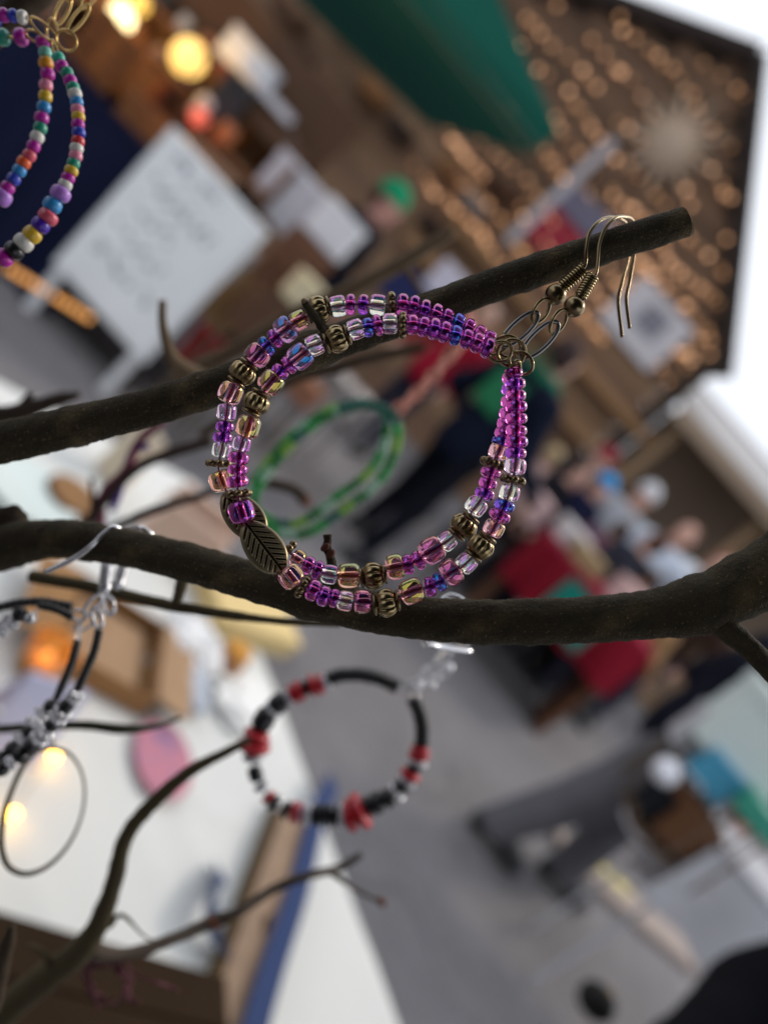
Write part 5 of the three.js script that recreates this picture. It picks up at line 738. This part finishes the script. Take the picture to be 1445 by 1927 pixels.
// ================================================================ HUTS, PARASOL, FAIRY LIGHTS
const apex = [-0.94, 5.08], roofY = (x) => x < apex[0] ? apex[1] - (apex[0] - x) * 0.463 : apex[1] - (x - apex[0]) * 0.98;
{
  const root = thing('gabled_hut', 'brown timber hall with a gabled plank front hung with fairy lights', 'hut', V(-2.5, 0, -9)), browns = [[0.15, 0.10, 0.072], [0.165, 0.112, 0.08], [0.13, 0.09, 0.065], [0.185, 0.122, 0.085]].map((c) => wood(c)), tans = [[0.24, 0.16, 0.11], [0.21, 0.14, 0.10], [0.26, 0.18, 0.12]].map((c) => wood(c));
  for (let i = 0; i < 26; i++) { const y0 = i * 0.2, y1 = y0 + 0.192; let x1 = y1 > 3.25 ? apex[0] + (apex[1] - y1) / 0.98 : 1.12, x0 = y1 > 2.2 ? Math.max(-9, apex[0] - (apex[1] - y1) / 0.463) : -9; if (y1 > 5.12) continue; if (x1 - x0 < 0.2) continue; part(root, 'plank', rbox(x1 - x0, 0.192, 0.03, 0.006), (y0 < 2.35 ? tans : browns)[i % (y0 < 2.35 ? 3 : 4)], V((x0 + x1) / 2 + 2.5, (y0 + y1) / 2, rr(-0.004, 0.004))); }
  const gs = new THREE.Shape(); gs.moveTo(-9, 2.5); gs.lineTo(1.1, 2.5); gs.lineTo(1.1, roofY(1.1)); gs.lineTo(apex[0], apex[1]); gs.lineTo(-6.4, 2.55); gs.closePath(); part(root, 'gable_backing', new THREE.ExtrudeGeometry(gs, { depth: 0.04, bevelEnabled: false }), wood([0.08, 0.06, 0.05]), V(2.5, 0, -0.07));
  part(root, 'back_wall', new THREE.BoxGeometry(9.9, 3, 0.1), wood([0.08, 0.06, 0.05]), V(-1.5, 1.5, -0.14));
  for (const [ax, ay, bx, by] of [[apex[0], apex[1] + 0.06, -9.2, roofY(-9.2) + 0.06], [apex[0], apex[1] + 0.06, 1.3, roofY(1.3) + 0.06]]) { const L = Math.hypot(bx - ax, by - ay), r = part(root, 'bargeboard', rbox(L, 0.16, 0.4, 0.01), wood([0.035, 0.028, 0.026]), V((ax + bx) / 2 + 2.5, (ay + by) / 2, -0.05)); r.rotation.z = Math.atan2(by - ay, bx - ax); }
  part(root, 'corner_post', rbox(0.16, 3.2, 0.16, 0.01), wood([0.05, 0.038, 0.032]), V(1.12 + 2.5, 1.6, 0.02));
  part(root, 'shelf_beam', rbox(3.2, 0.12, 0.2, 0.01), wood([0.32, 0.2, 0.11]), V(2.2, 1.95, 0.14)); part(root, 'counter_beam', rbox(3.4, 0.16, 0.24, 0.01), wood([0.30, 0.19, 0.11]), V(2.1, 1.5, 0.16));
  part(root, 'white_post', rbox(0.09, 1.35, 0.09, 0.01), std([0.42, 0.4, 0.42], 0.7), V(-1.22 + 2.5, 2.85, 0.62)); for (const y of [2.35, 3.3]) part(root, 'post_bracket', rbox(0.05, 0.05, 0.54, 0.005), wood([0.1, 0.08, 0.07]), V(-1.22 + 2.5, y, 0.3));
}
{ const root = thing('banner', 'crimson and slate cloth banner beside the white post', 'banner', atZ(1062, 440, -8.92)); part(root, 'cloth_panel', rbox(0.75, 0.42, 0.02, 0.004), cloth([0.30, 0.03, 0.05]), V(0, -0.1, 0)); part(root, 'slate_panel', rbox(0.75, 0.3, 0.02, 0.004), cloth([0.16, 0.15, 0.2]), V(0.02, 0.28, 0.004)); part(root, 'rod', new THREE.CylinderGeometry(0.015, 0.015, 0.9, 10).rotateZ(Math.PI / 2), std([0.2, 0.15, 0.1], 0.7), V(0, 0.45, 0)); }
{ const root = thing('notice_sign', 'pale grey notice board under the fairy lights', 'sign', atZ(1215, 610, -8.92)); part(root, 'board', rbox(0.8, 0.62, 0.03, 0.01), std([0.52, 0.5, 0.52], 0.7)); part(root, 'dark_panel', rbox(0.3, 0.28, 0.012, 0.004), std([0.2, 0.2, 0.23], 0.7), V(0.02, 0.06, 0.024)); }
{ // straw star
  const root = thing('straw_star', 'large pale straw star hanging on the gable', 'star', atZ(1265, 272, -8.88)), m = std([0.40, 0.30, 0.22], 0.8);
  for (let i = 0; i < 18; i++) { const L = i % 2 ? 0.5 : 0.62, g = new THREE.ConeGeometry(0.075, L, 5, 1); g.translate(0, L / 2, 0); const r = part(root, 'ray', g, m); r.rotation.z = i / 18 * Math.PI * 2; } const hub = part(root, 'hub', BULB, std([0.44, 0.34, 0.26], 0.8)); hub.scale.set(0.2, 0.2, 0.07);
}
{ // fairy lights strung level across the gable
  const rows = [[4.78, -1.55, -0.5, 0.32], [4.45, -2.3, -0.3, 0.24], [4.12, -2.7, 0.1, 0.2], [3.85, -3, 0.3, 0.22], [3.6, -2.9, 0.6, 0.14], [3.34, -2.7, 0.85, 0.12], [3.12, -3, 1.05, 0.13], [2.98, -0.2, 1.08, 0.1], [2.84, -0.6, 1.06, 0.12], [2.74, -2.6, 1.08, 0.12], [2.52, -2.6, 1.0, 0.1], [2.3, -2.5, 0.2, 0.1], [2.05, -2.6, -0.8, 0.1]];
  const words = ['topmost', 'second', 'third', 'fourth', 'fifth', 'sixth', 'seventh', 'eighth', 'ninth', 'tenth', 'eleventh', 'twelfth', 'lowest'];
  const dim = [0.3, 0.5, 0.75, 1.0, 1.4].map((k, i) => glow([1, 0.46 + 0.02 * i, 0.2 + 0.025 * i], k));
  rows.forEach(([y, x0, x1, step], k) => { const pts = []; let x = x0; while (x < x1) { if (rnd() > 0.22) pts.push(V(x, y - 0.03 * Math.sin((x - x0) * 5) + rr(-0.03, 0.03), -8.93)); x += step * rr(0.3, 1.0); } if (pts.length > 1) { const s = lightString(words[k] + ' string of warm fairy lights on the gabled hall, counted from the apex', pts, 0.026, dim[k % 5], [0.03, 0.03, 0.03], 0.004, 'fairy lights on the gabled hall'); s.children.forEach((c) => { if (c.name === 'bulb') c.material = dim[Math.floor(rnd() * 5)]; }); } });
}
{ // low roofed hut to the side
  const root = thing('low_hut', 'low market hut with a grey felt roof next to the gabled hall', 'hut', V(3.4, 0, -9.2)), grey = std([0.36, 0.35, 0.35], 0.9), tan = [[0.26, 0.19, 0.13], [0.22, 0.17, 0.13]].map((c) => wood(c));
  const r = part(root, 'roof', rbox(4.6, 0.07, 2.1, 0.01), grey, V(0.1, 2.66, -0.3)); r.rotation.x = 0.24; part(root, 'fascia', rbox(4.6, 0.16, 0.05, 0.01), wood([0.36, 0.3, 0.24]), V(0.1, 2.34, 0.74)); part(root, 'ridge_board', rbox(4.6, 0.14, 0.06, 0.01), std([0.3, 0.3, 0.31], 0.8), V(0.1, 2.9, -1.32));
  for (let i = 0; i < 6; i++) part(root, 'plank', rbox(4.2, 0.19, 0.03, 0.006), tan[i % 2], V(0.1, 0.1 + i * 0.2, 0.3)); for (const x of [-2, -0.7, 0.7, 2]) part(root, 'post', rbox(0.1, 2.5, 0.1, 0.01), wood([0.3, 0.22, 0.14]), V(x, 1.25, 0.5)); part(root, 'back_wall', rbox(4.2, 2.5, 0.05, 0.01), wood([0.3, 0.25, 0.21]), V(0.1, 1.25, -1.1)); part(root, 'counter', rbox(4.3, 0.06, 0.5, 0.01), wood([0.34, 0.24, 0.15]), V(0.1, 1.24, 0.45));
}
{ // green parasol, one corner of it in view
  const root = thing('market_parasol', 'dark green market parasol with a teal valance above the stalls', 'parasol', V(-2.9, 0, -4.6)), green = phys([0.014, 0.15, 0.115], 0.95, { transmission: 0.3, specularIntensity: 0.3 });
  const quad = (a, b, c, d, th) => { const n = b.clone().sub(a).cross(d.clone().sub(a)).normalize().multiplyScalar(th), v = [a, b, c, d, a.clone().add(n), b.clone().add(n), c.clone().add(n), d.clone().add(n)], g = new THREE.BufferGeometry(); g.setAttribute('position', new THREE.Float32BufferAttribute(v.flatMap((q) => [q.x, q.y, q.z]), 3)); g.setIndex([0, 1, 2, 0, 2, 3, 4, 6, 5, 4, 7, 6, 0, 4, 5, 0, 5, 1, 1, 5, 6, 1, 6, 2, 2, 6, 7, 2, 7, 3, 3, 7, 4, 3, 4, 0]); const f = g.toNonIndexed(); f.computeVertexNormals(); return f; };
  const tip = P(1000, 291, 4.26), farL = P(520, -70, 5.0), nearL = P(700, -75, 4.1), nearT = P(1000, 290, 4.25), outL = P(905, -80, 3.95), outT = P(1052, 248, 4.12), low = P(800, 228, 5.2), lowL = P(555, -10, 5.4);
  worldPart(root, 'canopy_panel', quad(lowL, low, tip, nearL, 0.01), green); worldPart(root, 'canopy_panel', quad(nearL.clone().add(V(-0.03, 0.012, 0)), nearT.clone().add(V(-0.03, 0.012, 0)), P(1015, 282, 4.2), P(760, -78, 4.02), 0.01), green); worldPart(root, 'valance', quad(P(762, -78, 4.02), P(1016, 280, 4.2), outT, outL, 0.006), green);
  part(root, 'pole', new THREE.CylinderGeometry(0.03, 0.03, 2.6, 16), wood([0.2, 0.12, 0.07]), V(-0.5, 1.3, 0)); part(root, 'foot', lathe([[0, 0], [0.3, 0], [0.3, 0.05], [0.08, 0.09], [0.04, 0.2], [0, 0.2]], 30), std([0.1, 0.1, 0.1], 0.8), V(-0.5, 0.003, 0));
}
// ================================================================ unseen tent roof and rear wall, added behind the camera to darken that side
{
  const root = thing('shade_tent', 'unseen dark canvas tent roof and rear wall added to shade the camera side', 'tent', V(0, 0, 1.2)), canvas = cloth([0.05, 0.05, 0.055]);
  const r = part(root, 'roof', rbox(3.4, 0.02, 2.4, 0.006), canvas, V(0, 2.35, -0.3)); r.rotation.x = 0.1; part(root, 'rear_wall', rbox(3.4, 2.2, 0.02, 0.006), canvas, V(0, 1.12, 0.85));
  for (const s of [-1, 1]) for (const z of [-1.42, 0.82]) part(root, 'post', new THREE.CylinderGeometry(0.02, 0.02, 2.2, 12), std([0.3, 0.3, 0.32], 0.4, { metalness: 0.8 }), V(s * 1.66, 1.1, z));
}
scene.traverse((o) => { if (o.isMesh) { o.castShadow = true; o.receiveShadow = true; } });
renderer.render(scene, camera);
